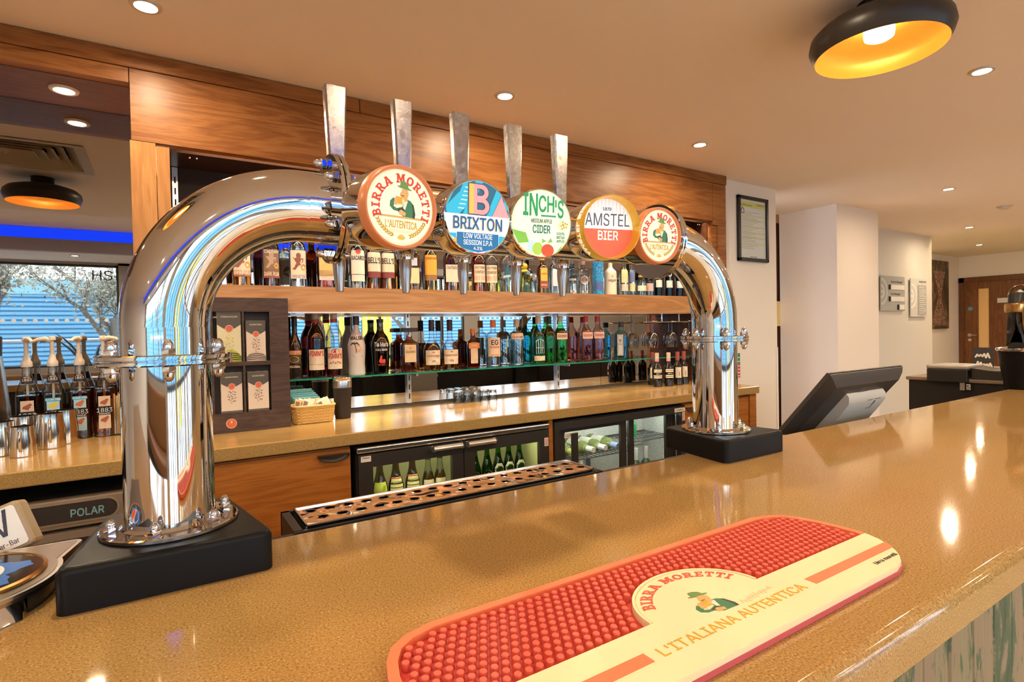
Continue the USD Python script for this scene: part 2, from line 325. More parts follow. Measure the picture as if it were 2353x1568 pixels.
for i, (a, b, z0) in enumerate(wins):
    w = Thing(f'window_{i+1}', kind='structure', loc=((a+b)/2, WY-.05, z0))
    t = .028
    w.at('frame', cat(box(a, a+t, WY-.08, WY-.02, z0, 1.0), box(b-t, b, WY-.08, WY-.02, z0, 1.0), box(a, b, WY-.08, WY-.02, z0, z0+t), box(a, b, WY-.08, WY-.02, 1.0-t, 1.0)), FRAME)
    if z0 < -1: w.at('mullion', cat(box((a+b)/2-.02, (a+b)/2+.02, WY-.08, WY-.02, z0, 1.0), box(a, b, WY-.08, WY-.02, -.42, -.36)), FRAME)
    w.at('pane', box(a+t, b-t, WY-.055, WY-.047, z0+t, 1.0-t), PANE)
    w.at('dots', cat(*[mv(lathe([(0, 0), (.024, 0), (.024, .002), (0, .002)], 12), (x, WY-.044, .262), rx=PI/2) for x in np.arange(a+.07, b-.05, .105)]), DOTM, kind='stuff')
    if i == 1:
        w.at('lettering', front(text('HS', .13, .002), b-.18, WY-.043, .80), P((.06, .07, .12), .5))
bench = Thing('window_bench', 'brown upholstered bench running below the windows behind the bar', 'bench', (-2.3, -3.0, -1.4))
bench.at('seat', rbox(-4.7, -.45, -3.27, -2.75, -.98, -.86, .03), P((.20, .09, .04), .6))
bench.at('backrest', rbox(-4.7, -.45, -3.29, -3.19, -.86, -.42, .03), P((.24, .12, .05), .6))
bench.at('plinth', box(-4.7, -.45, -3.27, -2.82, -1.4, -.98), BLACKM)
# blue cove light on the raised ceiling's far edge
cove = Thing('cove_light', 'strip of blue cove lighting below the raised ceiling', 'cove light', (0, -2.33, 1.17))
cove.at('diffuser', box(-5, 1.9, -2.349, -2.33, 1.175, 1.295), emit('blue_led', (.01, .05, 1.), 1.25))
cove.at('lip', box(-5, 12, -2.40, -2.30, 1.03, 1.17), P((.36, .32, .38), .7, name='mauve_board'))
# outside: ground, blue clad shed, trees, hoarding boards
struct('ground', box(-60, 60, -60, WY-.1, -1.5, -1.42), P((.30, .30, .31), .9, name='grey_paving'))
zz = np.arange(-1.42, 2.0, .15)
prof = [(-18., zz[0])]
for z in zz: prof += [(-18., z), (-17.93, z+.04), (-17.93, z+.11), (-18., z+.149)]
def extr_x(pr, x0, x1):
    n = len(pr); V = np.array([(x0, y, z) for y, z in pr]+[(x1, y, z) for y, z in pr])
    return V, np.array([q for i in range(n-1) for q in ((i, i+n, i+n+1), (i, i+n+1, i+1))])
shed = Thing('blue_shed', 'long blue corrugated industrial shed seen beyond the trees outside', 'shed', (0, -18, -1.42))
shed.at('cladding', extr_x(prof, -28, 28), P((.13, .33, .52), .5, name='blue_cladding'))
shed.at('parapet', box(-28, 28, -18.4, -17.9, 1.55, 2.05), P((.20, .42, .58), .5, name='pale_blue_cladding'))
shed.at('wall', box(-28, 28, -18.4, -18.01, -1.42, 1.55), P((.1, .3, .6), .6))
BARK = P((.16, .14, .12), .9, name='bark'); BLOSSOM = P((.36, .36, .30), .8, name='pale_spring_leaf')
def tree(x, y, h, seed, label, lean):
    r = random.Random(seed); t = Thing('street_tree', label, 'tree', (x, y, -1.42), group='trees outside the windows'); br, lf = [], []
    def grow(p, d, L, rad, lev):
        pts = [p]; n = 5
        for i in range(n):
            d = d+np.array([r.uniform(-.16, .16), r.uniform(-.16, .16), r.uniform(-.02, .14)]); d = d/np.linalg.norm(d); pts.append(pts[-1]+d*L/n)
        br.append(tube(pts, np.linspace(rad, rad*.6, n+1), 6 if lev < 2 else 4))
        if lev >= 2:
            for _ in range(40):
                q = pts[r.randint(1, n)]+np.array([r.gauss(0, .16) for _ in range(3)]); s = r.uniform(.014, .028)
                e = [np.array([r.gauss(0, 1) for _ in range(3)])*s for _ in range(3)]; lf.append((np.array([q+e[0], q+e[1], q+e[2], q-e[0]]), np.array([(0, 1, 2), (0, 2, 3), (1, 2, 3)])))
        if lev < 4:
            for _ in range(3 if lev else 4):
                a = r.uniform(0, 2*PI); k = r.uniform(.55, 1.0)
                nd = d+k*np.array([math.cos(a), math.sin(a), r.uniform(-.1, .5)]); grow(pts[r.randint(2, n)], nd/np.linalg.norm(nd), L*r.uniform(.55, .75), rad*.5, lev+1)
    grow(np.zeros(3), np.array([lean, 0, 1.]), h*.45, .16, 0)
    t.add('trunk', cat(*br[:1]), BARK); t.add('branches', cat(*br[1:]), BARK); t.add('foliage', cat(*lf), BLOSSOM, kind='stuff')
tree(-2.7, -7.6, 4.6, 3, 'taller street tree with pale spring leaves outside, nearer the left end', -.06)
tree(-1.0, -11.6, 4.4, 12, 'shorter forked street tree with pale leaves outside, nearer the pier', .12)
tree(6.5, -9.5, 5.0, 21, 'bare spreading street tree outside, farthest along the glazed doors', .05)
pl = Thing('potted_yucca', 'spiky dark potted plant in a ribbed tub outside the window', 'potted plant', (-.86, -4.1, -1.42))
pl.add('pot', cat(lathe([(0, 0), (.16, 0), (.21, .95), (.18, .95), (.17, .86), (0, .86)], 24)), P((.10, .10, .13), .6))
for k in range(13):
    a = k*2.4; L = .75+.2*math.sin(k*1.7)
    pts = [np.array([math.cos(a)*u*L*.55, math.sin(a)*u*L*.55, .86+L*(u*1.15-.45*u*u)]) for u in np.linspace(0, 1, 6)]
    pl.add('leaf', tube(pts, np.array([.02, .024, .02, .015, .009, .002]), 5), P((.03, .05, .07), .5))
rail = Thing('glass_balustrade', 'low glass balustrade with a pale handrail outside the left windows', 'balustrade', (-1.6, -4.6, -1.42))
rail.at('handrail', tube([(-4.5, -4.6, .0), (-.2, -4.6, .0)], .025, 8), P((.62, .66, .72), .4))
for x in (-4.4, -3.0, -1.6, -.3): rail.at('post', tube([(x, -4.6, -1.42), (x, -4.6, 0)], .02, 8), P((.62, .66, .72), .4))
YEL = P((.80, .60, .10), .6, name='yellow_hoarding')
for k, (a, b, lab) in enumerate([(2.75, 2.96, 'narrow yellow hoarding board outside the glazed doors'), (3.15, 3.27, 'thinnest yellow hoarding board outside the glazed doors'), (3.65, 4.3, 'wide yellow hoarding board outside the glazed doors')]):
    h = Thing('hoarding_board', lab, 'hoarding', ((a+b)/2, -6, -1.42), group='yellow boards outside')
    h.at('panel', box(a, b, -6.03, -6, -1.2, 1.7), YEL); h.at('post', box(a, a+.05, -6.1, -6.03, -1.42, 1.7), FRAME)

# ---------------------------------------------------------------- far end: door, picture, plaques, notices
d = Thing('door_1', kind='structure', loc=(12, 3.4, -1.4))
d.at('door_frame', cat(box(11.95, 12.05, 3.915, 3.99, -1.4, .78), box(11.95, 12.05, 2.93, 3.0, -1.4, .78), box(11.95, 12.05, 2.93, 3.99, .70, .785)), wood('door_frame_wood', (.09, .035, .014), (.14, .055, .022), (.18, .075, .03), 'z', .4))
d.at('door_panel', cat(box(11.98, 12.02, 3.72, 3.915, -1.4, .70), box(11.98, 12.02, 3.0, 3.575, -1.4, .70), box(11.98, 12.02, 3.575, 3.72, .58, .70), box(11.98, 12.02, 3.575, 3.72, -1.4, -.455)), WALNUT)
d.at('door_glass', box(11.995, 12.005, 3.575, 3.72, -.455, .58), P((.80, .52, .22), .25, name='amber_glass'))
d.at('door_handle', cat(tube([(11.98, 3.84, -.225), (11.93, 3.84, -.225), (11.93, 3.73, -.225)], .011, 8), mv(lathe([(0, 0), (.03, 0), (.03, .01), (0, .01)], 14), (11.98, 3.84, -.225), ry=-PI/2), mv(lathe([(0, 0), (.026, 0), (.026, .008), (0, .008)], 14), (11.98, 3.84, -.31), ry=-PI/2)), STEEL)
d.at('door_sign', box(11.972, 11.98, 3.28, 3.46, .32, .40), P((.62, .60, .56), .4))
d.at('door_sign', mv(lathe([(0, 0), (.035, 0), (.035, .006), (0, .006)], 18), (11.98, 3.83, .236), ry=-PI/2), P((.10, .30, .45), .4))
pic = Thing('wall_picture', 'tall abstract brown and gold canvas on the alcove wall', 'picture', (11.0, 3.99, .47))
PICM = MAT('abstract_canvas', {'c': ('geometry', {}), 'm': ('mapping', {'scale': (3., 1., 1.4)}), 'n': ('noise_texture', {'scale': 2.2, 'detail': 6., 'roughness': .7, 'distortion': 1.}), 'r': ('rgb_ramp', {'ramp': [(.3, (.02, .014, .01)), (.5, (.06, .04, .025)), (.62, (.22, .12, .03)), (.75, (.14, .11, .09))]}), 'p': ('principled_bsdf', {'roughness': .5})},
           [('c.position', 'm.vector'), ('m.vector', 'n.vector'), ('n.fac', 'r.fac'), ('r.color', 'p.base_color')])
pic.at('canvas', box(10.6, 11.45, 3.96, 3.995, -.1, 1.05), PICM)
pic.at('cone_motif', front(cat(prism(Polygon([(-.3, -.5), (.36, -.5), (.06, .0), (-.02, .0)]), 0, .002), prism(Polygon([(-.02, .0), (.06, .0), (.26, .42), (-.2, .42)]), 0, .002)), 11.05, 3.96, .45),
       MAT('cone_pattern', {'c': ('geometry', {}), 'n': ('noise_texture', {'scale': 30., 'detail': 4.}), 'r': ('rgb_ramp', {'ramp': [(.35, (.05, .03, .02)), (.65, (.38, .20, .13))]}), 'p': ('principled_bsdf', {'roughness': .6})}, [('c.position', 'n.vector'), ('n.fac', 'r.fac'), ('r.color', 'p.base_color')]))
ACR = P((.42, .43, .42), .16, name='frosted_acrylic'); ACRL = P((.66, .65, .62), .3, name='pale_acrylic')
ARM = P((.56, .56, .54), .3, name='engraved_letter')
def plaque(name, label, x0, x1, z0, z1, mat):
    t = Thing(name, label, 'plaque', ((x0+x1)/2, 3.06, (z0+z1)/2)); t.at('backing', box(x0, x1, 3.035, 3.047, z0, z1, .002), mat)
    t.at('spacer', cat(*[mv(lathe([(0, 0), (.008, 0), (.008, .015), (0, .015)], 10), (x, 3.06, z), rx=PI/2) for x in (x0+.03, x1-.03) for z in (z0+.03, z1-.03)]), STEEL)
    c = (x0+.02, (z0+z1)/2+.02); rg = Point(0, 0).buffer(.155, 24).difference(Point(0, 0).buffer(.125, 24)); e = unary_union([Point(0, 0).buffer(.085, 20).difference(Point(0, 0).buffer(.05, 20)), sbox(-.06, -.02, .07, .015)])
    clip = sbox(.0, -.3, .3, .3)
    t.at('logo_ring', front(prism(unary_union([rg, e]).intersection(clip), 0, .0015), c[0]-.015, 3.035, c[1]), ARM if mat is ACR else P((.85, .84, .82), .3))
    return t
p1 = plaque('name_plaque', 'grey acrylic staff plaque with three white name slots', 6.92, 7.515, .152, .556, ACR)
for (a, b, z0, z1) in ((7.12, 7.49, .40, .455), (7.12, 7.49, .262, .318), (7.33, 7.49, .165, .225)):
    p1.at('name_slot', box(a, b, 3.028, 3.035, z0, z1, .001), P((.85, .83, .80), .35)); p1.at('slot_end', box(a-.012, a+.02, 3.024, 3.036, z0, z1), BLACKM)
INK = P((.05, .05, .055), .5, name='dark_ink')
p1.at('lettering', front(text('General Manager', .026, .001), 7.31, 3.035, .478), INK); p1.at('lettering', front(text('Duty Manager', .026, .001), 7.28, 3.035, .338), INK)
p2 = plaque('notice_plaque', 'clear acrylic notice plaque beside the staff plaque', 7.67, 8.115, .08, .548, ACRL)
p2.at('text_panel', box(7.86, 8.09, 3.03, 3.035, .10, .47), P((.45, .44, .42), .4)); p2.at('text_lines', cat(*[box(7.875, 8.07-.05*(k % 3 == 0), 3.027, 3.03, .12+k*.026, .131+k*.026) for k in range(13)]), ACRL, kind='stuff')
p2.at('lettering', front(scribble(.19, .02, 9, 3, d=.001), 7.99, 3.033, .505), INK)
fr = Thing('framed_licence', 'black framed licence certificate on the white wall', 'picture frame', (3.87, 2.6, .75))
x0, x1, z0, z1, t = 3.68, 4.057, .502, .998, .026
fr.at('frame', cat(box(x0, x0+t, 2.575, 2.6, z0, z1, .004), box(x1-t, x1, 2.575, 2.6, z0, z1, .004), box(x0, x1, 2.575, 2.6, z0, z0+t, .004), box(x0, x1, 2.575, 2.6, z1-t, z1, .004)), BLACKP)
fr.at('sheet', box(x0+t, x1-t, 2.588, 2.592, z0+t, z1-t), P((.80, .79, .80), .5))
yl = P((.72, .70, .18), .5, name='lime_print')
fr.at('header_band', box(x0+.035, x1-.035, 2.5865, 2.588, .915, .955), yl)
fr.at('lettering', front(text('Premises Licence', .014, .0004, True, 1.), x0+.10, 2.5864, .925), P((.2, .2, .03), .5)); fr.at('lettering', front(text('LN/00001276', .013, .0004, True), x1-.08, 2.5864, .935), P((.2, .2, .03), .5))
fr.at('crest', front(prism(Polygon([(-.018, -.02), (.018, -.02), (.02, .01), (0, .03), (-.02, .01)]).difference(Polygon([(-.012, -.014), (.012, -.014), (.013, .006), (0, .02), (-.013, .006)])), 0, .0005), x0+.06, 2.5876, .885), INK)
for k, z in enumerate((.85, .815, .765, .72, .68, .635)):
    fr.at('rule_line', box(x0+.035, x1-.04, 2.5868, 2.588, z, z+.006), yl)
grayp = P((.45, .44, .42), .6)
fr.at('text_lines', cat(*[box(x0+.04, x0+.04+.25*random.uniform(.5, 1.), 2.587, 2.588, z, z+.0035) for z in np.arange(.60, .88, .0125)]), grayp, kind='stuff')
fr.at('lettering', front(scribble(.085, .008, 8, 4, .2), 3.87, 2.5876, .535), INK)
fr.at('pane', box(x0+t, x1-t, 2.584, 2.5855, z0+t, z1-t), PANE)
st = Thing('wall_sticker', 'small green and red safety sticker on the white wall behind the column', 'sticker', (3.68, 2.6, -.29))
st.at('green_panel', box(3.655, 3.70, 2.597, 2.6, -.285, -.20), P((.03, .24, .12), .5)); st.at('red_panel', box(3.655, 3.70, 2.597, 2.6, -.385, -.285), P((.62, .07, .05), .5))
st.at('text_lines', cat(*[box(3.66, 3.695, 2.595, 2.597, z, z+.006) for z in (-.375, -.35, -.325, -.30, -.265, -.235)]), WHITEP, kind='stuff')

# ---------------------------------------------------------------- lamps
LENS = emit('lamp_lens', (WARM[0], WARM[1]*1.08, WARM[2]*1.15), DOWN)
TRIM = P((.62, .52, .42), .35, name='lamp_trim')
def lamp_beam(x, y, z, power, name, ang=62.):
    l = UsdLux.SphereLight.Define(stage, name); l.CreateRadiusAttr(.028); l.CreateIntensityAttr(power); l.CreateColorAttr(Gf.Vec3f(*WARM)); l.CreateNormalizeAttr(False)
    UsdLux.ShapingAPI.Apply(l.GetPrim()).CreateShapingConeAngleAttr(ang); UsdLux.ShapingAPI(l.GetPrim()).CreateShapingConeSoftnessAttr(.7)
    l.AddTranslateOp().Set(Gf.Vec3d(x, y, z))
def downlight(x, y, z, label, group='recessed ceiling lamps', r=.043):
    t = Thing('ceiling_downlight', label, 'downlight', (x, y, z), group=group)
    t.add('trim_ring', lathe([(r*.74, -.001), (r*.78, -.007), (r*1.05, -.007), (r*1.12, -.002), (r*1.12, 0), (r*.74, 0)], 28), TRIM, smooth=40)
    t.add('lens', lathe([(0, -.0035), (r*.72, -.0035), (r*.72, -.0015), (0, -.0015)], 24), LENS)
    return t
DL = [(-.02, 2.18, 1.1, 'downlight in the ceiling above the syrup bottles'), (1.372, 2.18, 1.1, 'downlight in the ceiling above the shot glasses'), (2.745, 2.18, 1.1, 'downlight in the ceiling above the wine fridge'),
      (3.05, .93, 1.1, 'downlight in the ceiling beside the pendant lamp'), (5.47, 1.89, 1.1, 'downlight in the ceiling in front of the beige pillar'), (7.89, 2.53, 1.1, 'downlight in the ceiling near the notice plaque'),
      (10.35, 3.2, 1.16, 'downlight in the cream ceiling before the far door'), (-.30, 2.738, .975, 'downlight in the dark soffit above the left mirror')]
for x, y, z, lab in DL: downlight(x, y, z, lab, group='' if z < 1 else 'recessed ceiling lamps')
ORD = ['first', 'second', 'third', 'fourth', 'fifth', 'sixth', 'seventh', 'eighth', 'ninth']
for k, x in enumerate((-3.6, -2.2, -.88, .45, 1.8, 3.1, 4.5, 5.9, 7.3)):
    downlight(x, -2.62, 1.03, f'downlight in the grey soffit above the windows, {ORD[k]} from the left end', 'lamps in the window soffit')
for k, x in enumerate((-3.2, -1.8, -.4, 1.0, 2.4, 3.8, 5.2, 6.6)):
    downlight(x, -1.25, 1.30, f'downlight in the raised ceiling over the tables, {ORD[k]} along', 'lamps in the raised ceiling')
for k, (x, y) in enumerate(((1.41, .93), (.03, .93), (-1.4, 2.18), (4.2, .93), (9.2, 1.4), (10.5, 1.4), (6.4, .6), (8., .6))):
    downlight(x, y, 1.1 if x < 8.3 else 1.16, f'further downlight in the bar ceiling outside the picture, {ORD[k]} of eight', 'unseen bar lamps')
def pendant(x, y, label):
    t = Thing('pendant_lamp', label, 'pendant lamp', (x, y, 1.1), group='black dome pendants over the counter')
    out = [(.195, -.168), (.205, -.15), (.213, -.125), (.208, -.098), (.185, -.075), (.14, -.06), (.09, -.053), (.045, -.05)]
    t.add('shade', lathe(out, 64), P((.028, .022, .018), .38, name='bronze_black_shade'), smooth=True)
    inn = [(.1945, -.1685), (.202, -.15), (.209, -.125), (.203, -.101), (.18, -.08), (.135, -.065), (.06, -.06), (0, -.06)]
    t.add('shade_lining', lathe(inn[::-1], 64), P((.80, .34, .05), .40, metal=.3, name='gold_lining'), smooth=True)
    t.add('stem', lathe([(0, -.055), (.062, -.055), (.062, -.004), (.068, 0), (0, 0)], 28), BLACKM, smooth=40)
    t.add('bulb', lathe([(0, -.125), (.035, -.123), (.044, -.117), (.046, -.105), (.046, -.06), (0, -.06)], 32), emit('pendant_bulb', (1., .80, .52), 17.), smooth=40)
    return t
pd = pendant(2.10, .92, 'black dome pendant with gold lining, the large one over the counter')
pd.copy((-.66, 1.02, 1.1), label='black dome pendant with gold lining seen in the left mirror')
pd.copy((.72, .95, 1.1), label='black dome pendant with gold lining above the beer taps')
cs = Thing('cove_strip', 'warm light strip hidden behind the ceiling edge at the far end', 'cove light', (8.36, 1.9, 1.12)); cs.at('diffuser', box(8.351, 8.362, -.2, 4.0, 1.112, 1.124), emit('warm_cove', (1., .82, .50), 30.))
sm = Thing('smoke_detector', 'small round white detector on the ceiling', 'smoke detector', (6.8, 1.91, 1.1))
sm.add('base', lathe([(0, -.006), (.06, -.006), (.062, 0), (0, 0)], 20), TRIM, smooth=40); sm.add('head', lathe([(0, -.03), (.03, -.028), (.04, -.02), (.042, -.006), (0, -.006)], 20), TRIM, smooth=40)
vt = Thing('ceiling_vent', 'square louvred air vent in the ceiling seen in the left mirror', 'air vent', (-.68, 1.6, 1.1))
VM = P((.50, .42, .32), .5, name='vent_metal')
def sq_ring(a, za, b, zb, t=.0025):
    V = [(sx*q, sy*q, z+dz) for dz in (0, t) for q, z in ((a, za), (b, zb)) for sx, sy in ((-1, -1), (1, -1), (1, 1), (-1, 1))]
    F = []
    for j in range(4):
        k = (j+1) % 4; F += [(j, k, 4+k, 4+j), (8+j, 12+j, 12+k, 8+k), (j, 8+j, 8+k, k), (4+j, 4+k, 12+k, 12+j)]
    return np.array(V), np.array([t3 for q in F for t3 in (q[:3], (q[0], q[2], q[3]))])
vt.add('flange', sq_ring(.325, -.006, .275, -.004), VM)
for k in range(5): vt.add('louvre', sq_ring(.275-.05*k, .0-.004*(k == 0), .275-.05*k-.062+.012*(k == 4), .052), VM)
vt.add('backing', box(-.299, .299, -.299, .299, .10, .11), P((.04, .03, .02), .8))

# ================================================================ back bar: worktop, cabinets, wall unit
single('worktop', cat(box(-2.2, 3.385, 2.23, 2.965, -.45, -.40, .004)), QUARTZB, 'tan stone worktop of the back bar under the bottles', 'worktop')
u = Thing('back_bar_unit', 'cherry veneer back bar unit with mirrors, fascia and bottle shelf', 'bar unit', (1.5, 2.9, -.4))
u.at('cornice', box(-2.2, .80, 2.545, 2.965, 1.035, 1.098, .002), CHERRY); u.at('cornice', box(.803, 3.494, 2.545, 2.965, 1.035, 1.098, .002), CHERRY)
u.at('fascia_panel', box(-2.2, -.0865, 2.552, 2.60, .978, 1.033), CHERRY)
u.at('fascia_panel', box(-.083, 3.34, 2.552, 2.60, .762, 1.033), CHERRY)
u.at('fascia_panel', box(3.343, 3.49, 2.552, 2.60, .735, 1.033), CHERRY)
u.at('upright', box(-.088, -.006, 2.552, 2.95, -.4, .760), CHERRYZ); u.at('upright', box(-.004, .040, 2.562, 2.95, -.4, .760), CHERRYZ)
u.at('upright', box(3.40, 3.49, 2.552, 2.95, -.4, .733), CHERRY); u.at('upright', box(3.345, 3.398, 2.562, 2.95, -.4, .733), CHERRY)
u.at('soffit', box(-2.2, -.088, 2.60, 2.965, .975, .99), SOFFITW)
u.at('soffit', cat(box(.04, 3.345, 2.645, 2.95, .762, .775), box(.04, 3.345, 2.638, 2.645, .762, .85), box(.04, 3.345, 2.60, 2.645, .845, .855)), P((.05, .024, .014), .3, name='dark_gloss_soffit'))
u.at('mirror_panel', box(-2.2, -.088, 2.93, 2.955, -.39, .974), MIRROR, label='smoked mirror panel')
for a, b in ((.043, 1.139), (1.145, 2.170), (2.176, 2.553), (2.556, 3.342)):
    u.at('mirror_panel', box(a, b, 2.885, 2.90, -.385, .76), MIRROR2, label='mirror panel')
u.at('back_panel', box(.043, 3.342, 2.878, 2.885, .585, .762), P((.040, .022, .014), .34, spec=.2, name='dark_gloss_back'))
u.at('mirror_rail', box(.043, 3.342, 2.878, 2.90, -.4, -.388), P((.10, .08, .06), .4))
u.at('end_panel', box(3.338, 3.345, 2.60, 2.885, -.4, .76), wood('dark_end_panel', (.05, .018, .008), (.085, .03, .014), (.12, .045, .02), 'x', .3))
for x in (.062, 1.142, 2.173):
    u.at('shelf_standard', cat(box(x-.011, x+.011, 2.868, 2.885, -.385, .76)), STEEL)
    u.at('standard_slots', cat(*[box(x-.003, x+.003, 2.8665, 2.868, z, z+.028) for z in np.arange(-.36, .74, .05)]), DARK, kind='stuff')
u.at('bottle_shelf', cat(box(.043, 3.343, 2.60, 2.625, .108, .222), box(.043, 3.343, 2.625, 2.865, .17, .222), box(.043, 3.343, 2.665, 2.865, .108, .17)), SHELFW)
u.at('shelf_lip', cat(box(.043, 3.343, 2.603, 2.626, .103, .108), box(.043, 3.343, 2.663, 2.862, .103, .108)), STEEL)
# light strips lie in grooves behind the front edges, out of sight
u.at('led_strip', box(.1, 3.3, 2.632, 2.656, .160, .163), emit('warm_led', (1., .82, .58), LEDS))
u.at('led_strip', box(.1, 3.3, 2.606, 2.630, .836, .840), emit('cool_led', (1., .88, .70), LEDS*1.6))
u.at('screw', cat(*[sphere(.004, (x, 2.60, z), sub=1) for x in (.11, .135, 3.24, 3.26) for z in (.735,)]), CHROME)
gs = Thing('glass_shelf', 'long green-edged glass shelf holding the spirit bottles', 'glass shelf', (1.6, 2.8, -.21))
gs.at('pane', box(.05, 3.33, 2.735, 2.872, -.214, -.206), thin('shelf_glass', (.80, .93, .88)))
gs.at('front_edge', box(.05, 3.33, 2.732, 2.735, -.214, -.206), P((.02, .22, .14), .1, name='green_edge'))
for x in (.075, 1.142, 2.173, 3.30): gs.at('bracket', box(x-.006, x+.006, 2.75, 2.868, -.228, -.214), STEEL)
# cabinets under the worktop
struct('trim_4', box(-2.2, 3.38, 2.62, 2.66, -1.4, -.45), DARK)
struct('trim_5', box(-2.2, 3.38, 2.30, 2.62, -1.4, -1.30), BLACKM)
c = Thing('wood_cabinet', 'orange cherry cabinet with dark cup handle beside the bottle fridge', 'cabinet', (.27, 2.45, -1.3))
c.at('body', box(-.10, .638, 2.275, 2.62, -1.3, -.462), DOORW); c.at('door', box(-.095, .636, 2.257, 2.275, -1.29, -.466, .002), DOORW)
cup = [(0.062*math.cos(a), .026*math.sin(a)) for a in np.linspace(PI, 2*PI, 20)]
c.at('handle', front(cat(prism(Polygon(cup+[(.062, .004), (-.062, .004)]), 0, .004), prism(Polygon(cup+[(.062, .004), (-.062, .004)]).difference(Polygon([(x*.93, y*.88) for x, y in cup])), 0, .022)), .566, 2.257, -.484), MAT('antique_bronze', {'p': ('principled_bsdf', {'base_color': (.20, .14, .10), 'metallic': 1., 'roughness': .3})}))
c = Thing('wood_cabinet', 'orange cherry cabinet at the end of the back bar behind the right column', 'cabinet', (3.0, 2.45, -1.3))
c.at('body', box(2.665, 3.36, 2.275, 2.62, -1.3, -.462), DOORW); c.at('door', box(2.668, 3.30, 2.257, 2.275, -1.29, -.466, .002), DOORW); c.at('end_post', box(3.305, 3.375, 2.25, 2.62, -1.4, -.455), DOORW)
c.at('handle', front(prism(Polygon(cup+[(.062, .004), (-.062, .004)]), 0, .02), 2.735, 2.257, -.487), STEEL)
single('cabinet_post', box(1.647, 1.672, 2.262, 2.62, -1.3, -.452), DOORW, 'narrow cherry post between the two bottle fridges', 'post')
FR = P((.035, .030, .026), .35, name='fridge_charcoal'); FRIN = P((.62, .62, .34), .5, name='fridge_lining')
f = Thing('bottle_fridge', 'black two-door bottle fridge with steel top strip under the worktop', 'fridge', (1.15, 2.45, -1.3))
f.at('body', cat(box(.662, .69, 2.275, 2.60, -1.3, -.49), box(1.612, 1.642, 2.275, 2.60, -1.3, -.49), box(.69, 1.612, 2.275, 2.60, -1.3, -1.22), box(.662, 1.642, 2.275, 2.60, -.50, -.47), box(.662, 1.642, 2.585, 2.61, -1.3, -.47)), FR)
f.at('lining', cat(box(.69, 1.612, 2.58, 2.585, -1.22, -.50), box(.69, .693, 2.30, 2.58, -1.22, -.50), box(1.609, 1.612, 2.30, 2.58, -1.22, -.50)), FRIN)
f.at('top_strip', rbox(.660, 1.644, 2.247, 2.275, -.496, -.468, .008), STEEL)
for k, (a, b, wa, wb) in enumerate(((.666, 1.151, .727, 1.096), (1.156, 1.638, 1.212, 1.582))):
    f.at('door_frame', cat(box(a, wa, 2.25, 2.275, -1.27, -.50), box(wb, b, 2.25, 2.275, -1.27, -.50), box(wa, wb, 2.25, 2.275, -.556, -.50), box(wa, wb, 2.25, 2.275, -1.27, -1.20)), FR)
    f.at('door_glass', box(wa, wb, 2.258, 2.264, -1.20, -.556), PANE)
    hx = (.995, 1.138) if k == 0 else (1.168, 1.312)
    f.at('handle', cat(tube([(hx[0], 2.232, -.514), (hx[1], 2.232, -.514)], .0115, 12), *[mv(lathe([(0, 0), (.0145, 0), (.0145, .022), (0, .022)], 14), (x, 2.25, -.514), rx=PI/2) for x in hx]), STEEL)
    f.at('lamp', box(wa+.01, wb-.01, 2.285, 2.30, -.545, -.535), emit('fridge_tube' if k == 0 else 'fridge_tube_b', (1., .95, .55), 14.))
for z in (-.83, -1.05): f.at('shelf', cat(*[tube([(.695, y, z), (1.608, y, z)], .003, 6) for y in np.arange(2.29, 2.58, .03)]), STEEL)
f.at('sticker', rbox(.676, .719, 2.2485, 2.25, -.531, -.507, .0007, 2), PAPER); f.at('lettering', front(text('Please', .007, .0003, True), .697, 2.2485, -.517), INK)
f.at('sticker', box(1.609, 1.633, 2.2485, 2.25, -.583, -.541), PAPER); f.at('text_lines', cat(*[box(1.612, 1.629, 2.248, 2.2485, z, z+.003) for z in np.arange(-.578, -.545, .007)]), P((.5, .08, .06), .5), kind='stuff')
f2 = Thing('wine_fridge', 'black sliding-door wine fridge with white lining under the worktop', 'fridge', (2.17, 2.45, -1.3))
SPK = MAT('speckled_lining', {'c': ('geometry', {}), 'n': ('noise_texture', {'scale': 260., 'detail': 2.}), 'r': ('rgb_ramp', {'ramp': [(.4, (.50, .50, .44)), (.6, (.78, .78, .72))]}), 'p': ('principled_bsdf', {'roughness': .3})}, [('c.position', 'n.vector'), ('n.fac', 'r.fac'), ('r.color', 'p.base_color')])
f2.at('body', cat(box(1.676, 1.70, 2.275, 2.60, -1.3, -.47), box(2.64, 2.662, 2.275, 2.60, -1.3, -.47), box(1.70, 2.64, 2.275, 2.60, -1.3, -1.22), box(1.676, 2.662, 2.275, 2.60, -.50, -.47), box(1.676, 2.662, 2.585, 2.61, -1.3, -.47)), FR)
f2.at('lining', cat(box(1.70, 2.64, 2.58, 2.585, -1.22, -.50), box(1.70, 1.703, 2.30, 2.58, -1.22, -.50), box(2.637, 2.64, 2.30, 2.58, -1.22, -.50)), SPK)
f2.at('front_frame', cat(box(1.676, 1.712, 2.25, 2.275, -1.28, -.472), box(2.625, 2.662, 2.25, 2.275, -1.28, -.472), box(1.712, 2.625, 2.25, 2.275, -.513, -.472), box(1.712, 2.625, 2.25, 2.275, -1.28, -1.22)), FR)
f2.at('sliding_door', cat(box(1.712, 1.76, 2.276, 2.292, -1.22, -.513), box(2.155, 2.198, 2.276, 2.292, -1.22, -.513), box(1.76, 2.155, 2.276, 2.292, -.535, -.513), box(1.80, 1.845, 2.272, 2.276, -1.0, -.545)), FR)
f2.at('sliding_door', cat(box(2.236, 2.275, 2.294, 2.31, -1.22, -.513), box(2.54, 2.625, 2.294, 2.31, -1.22, -.513)), FR)
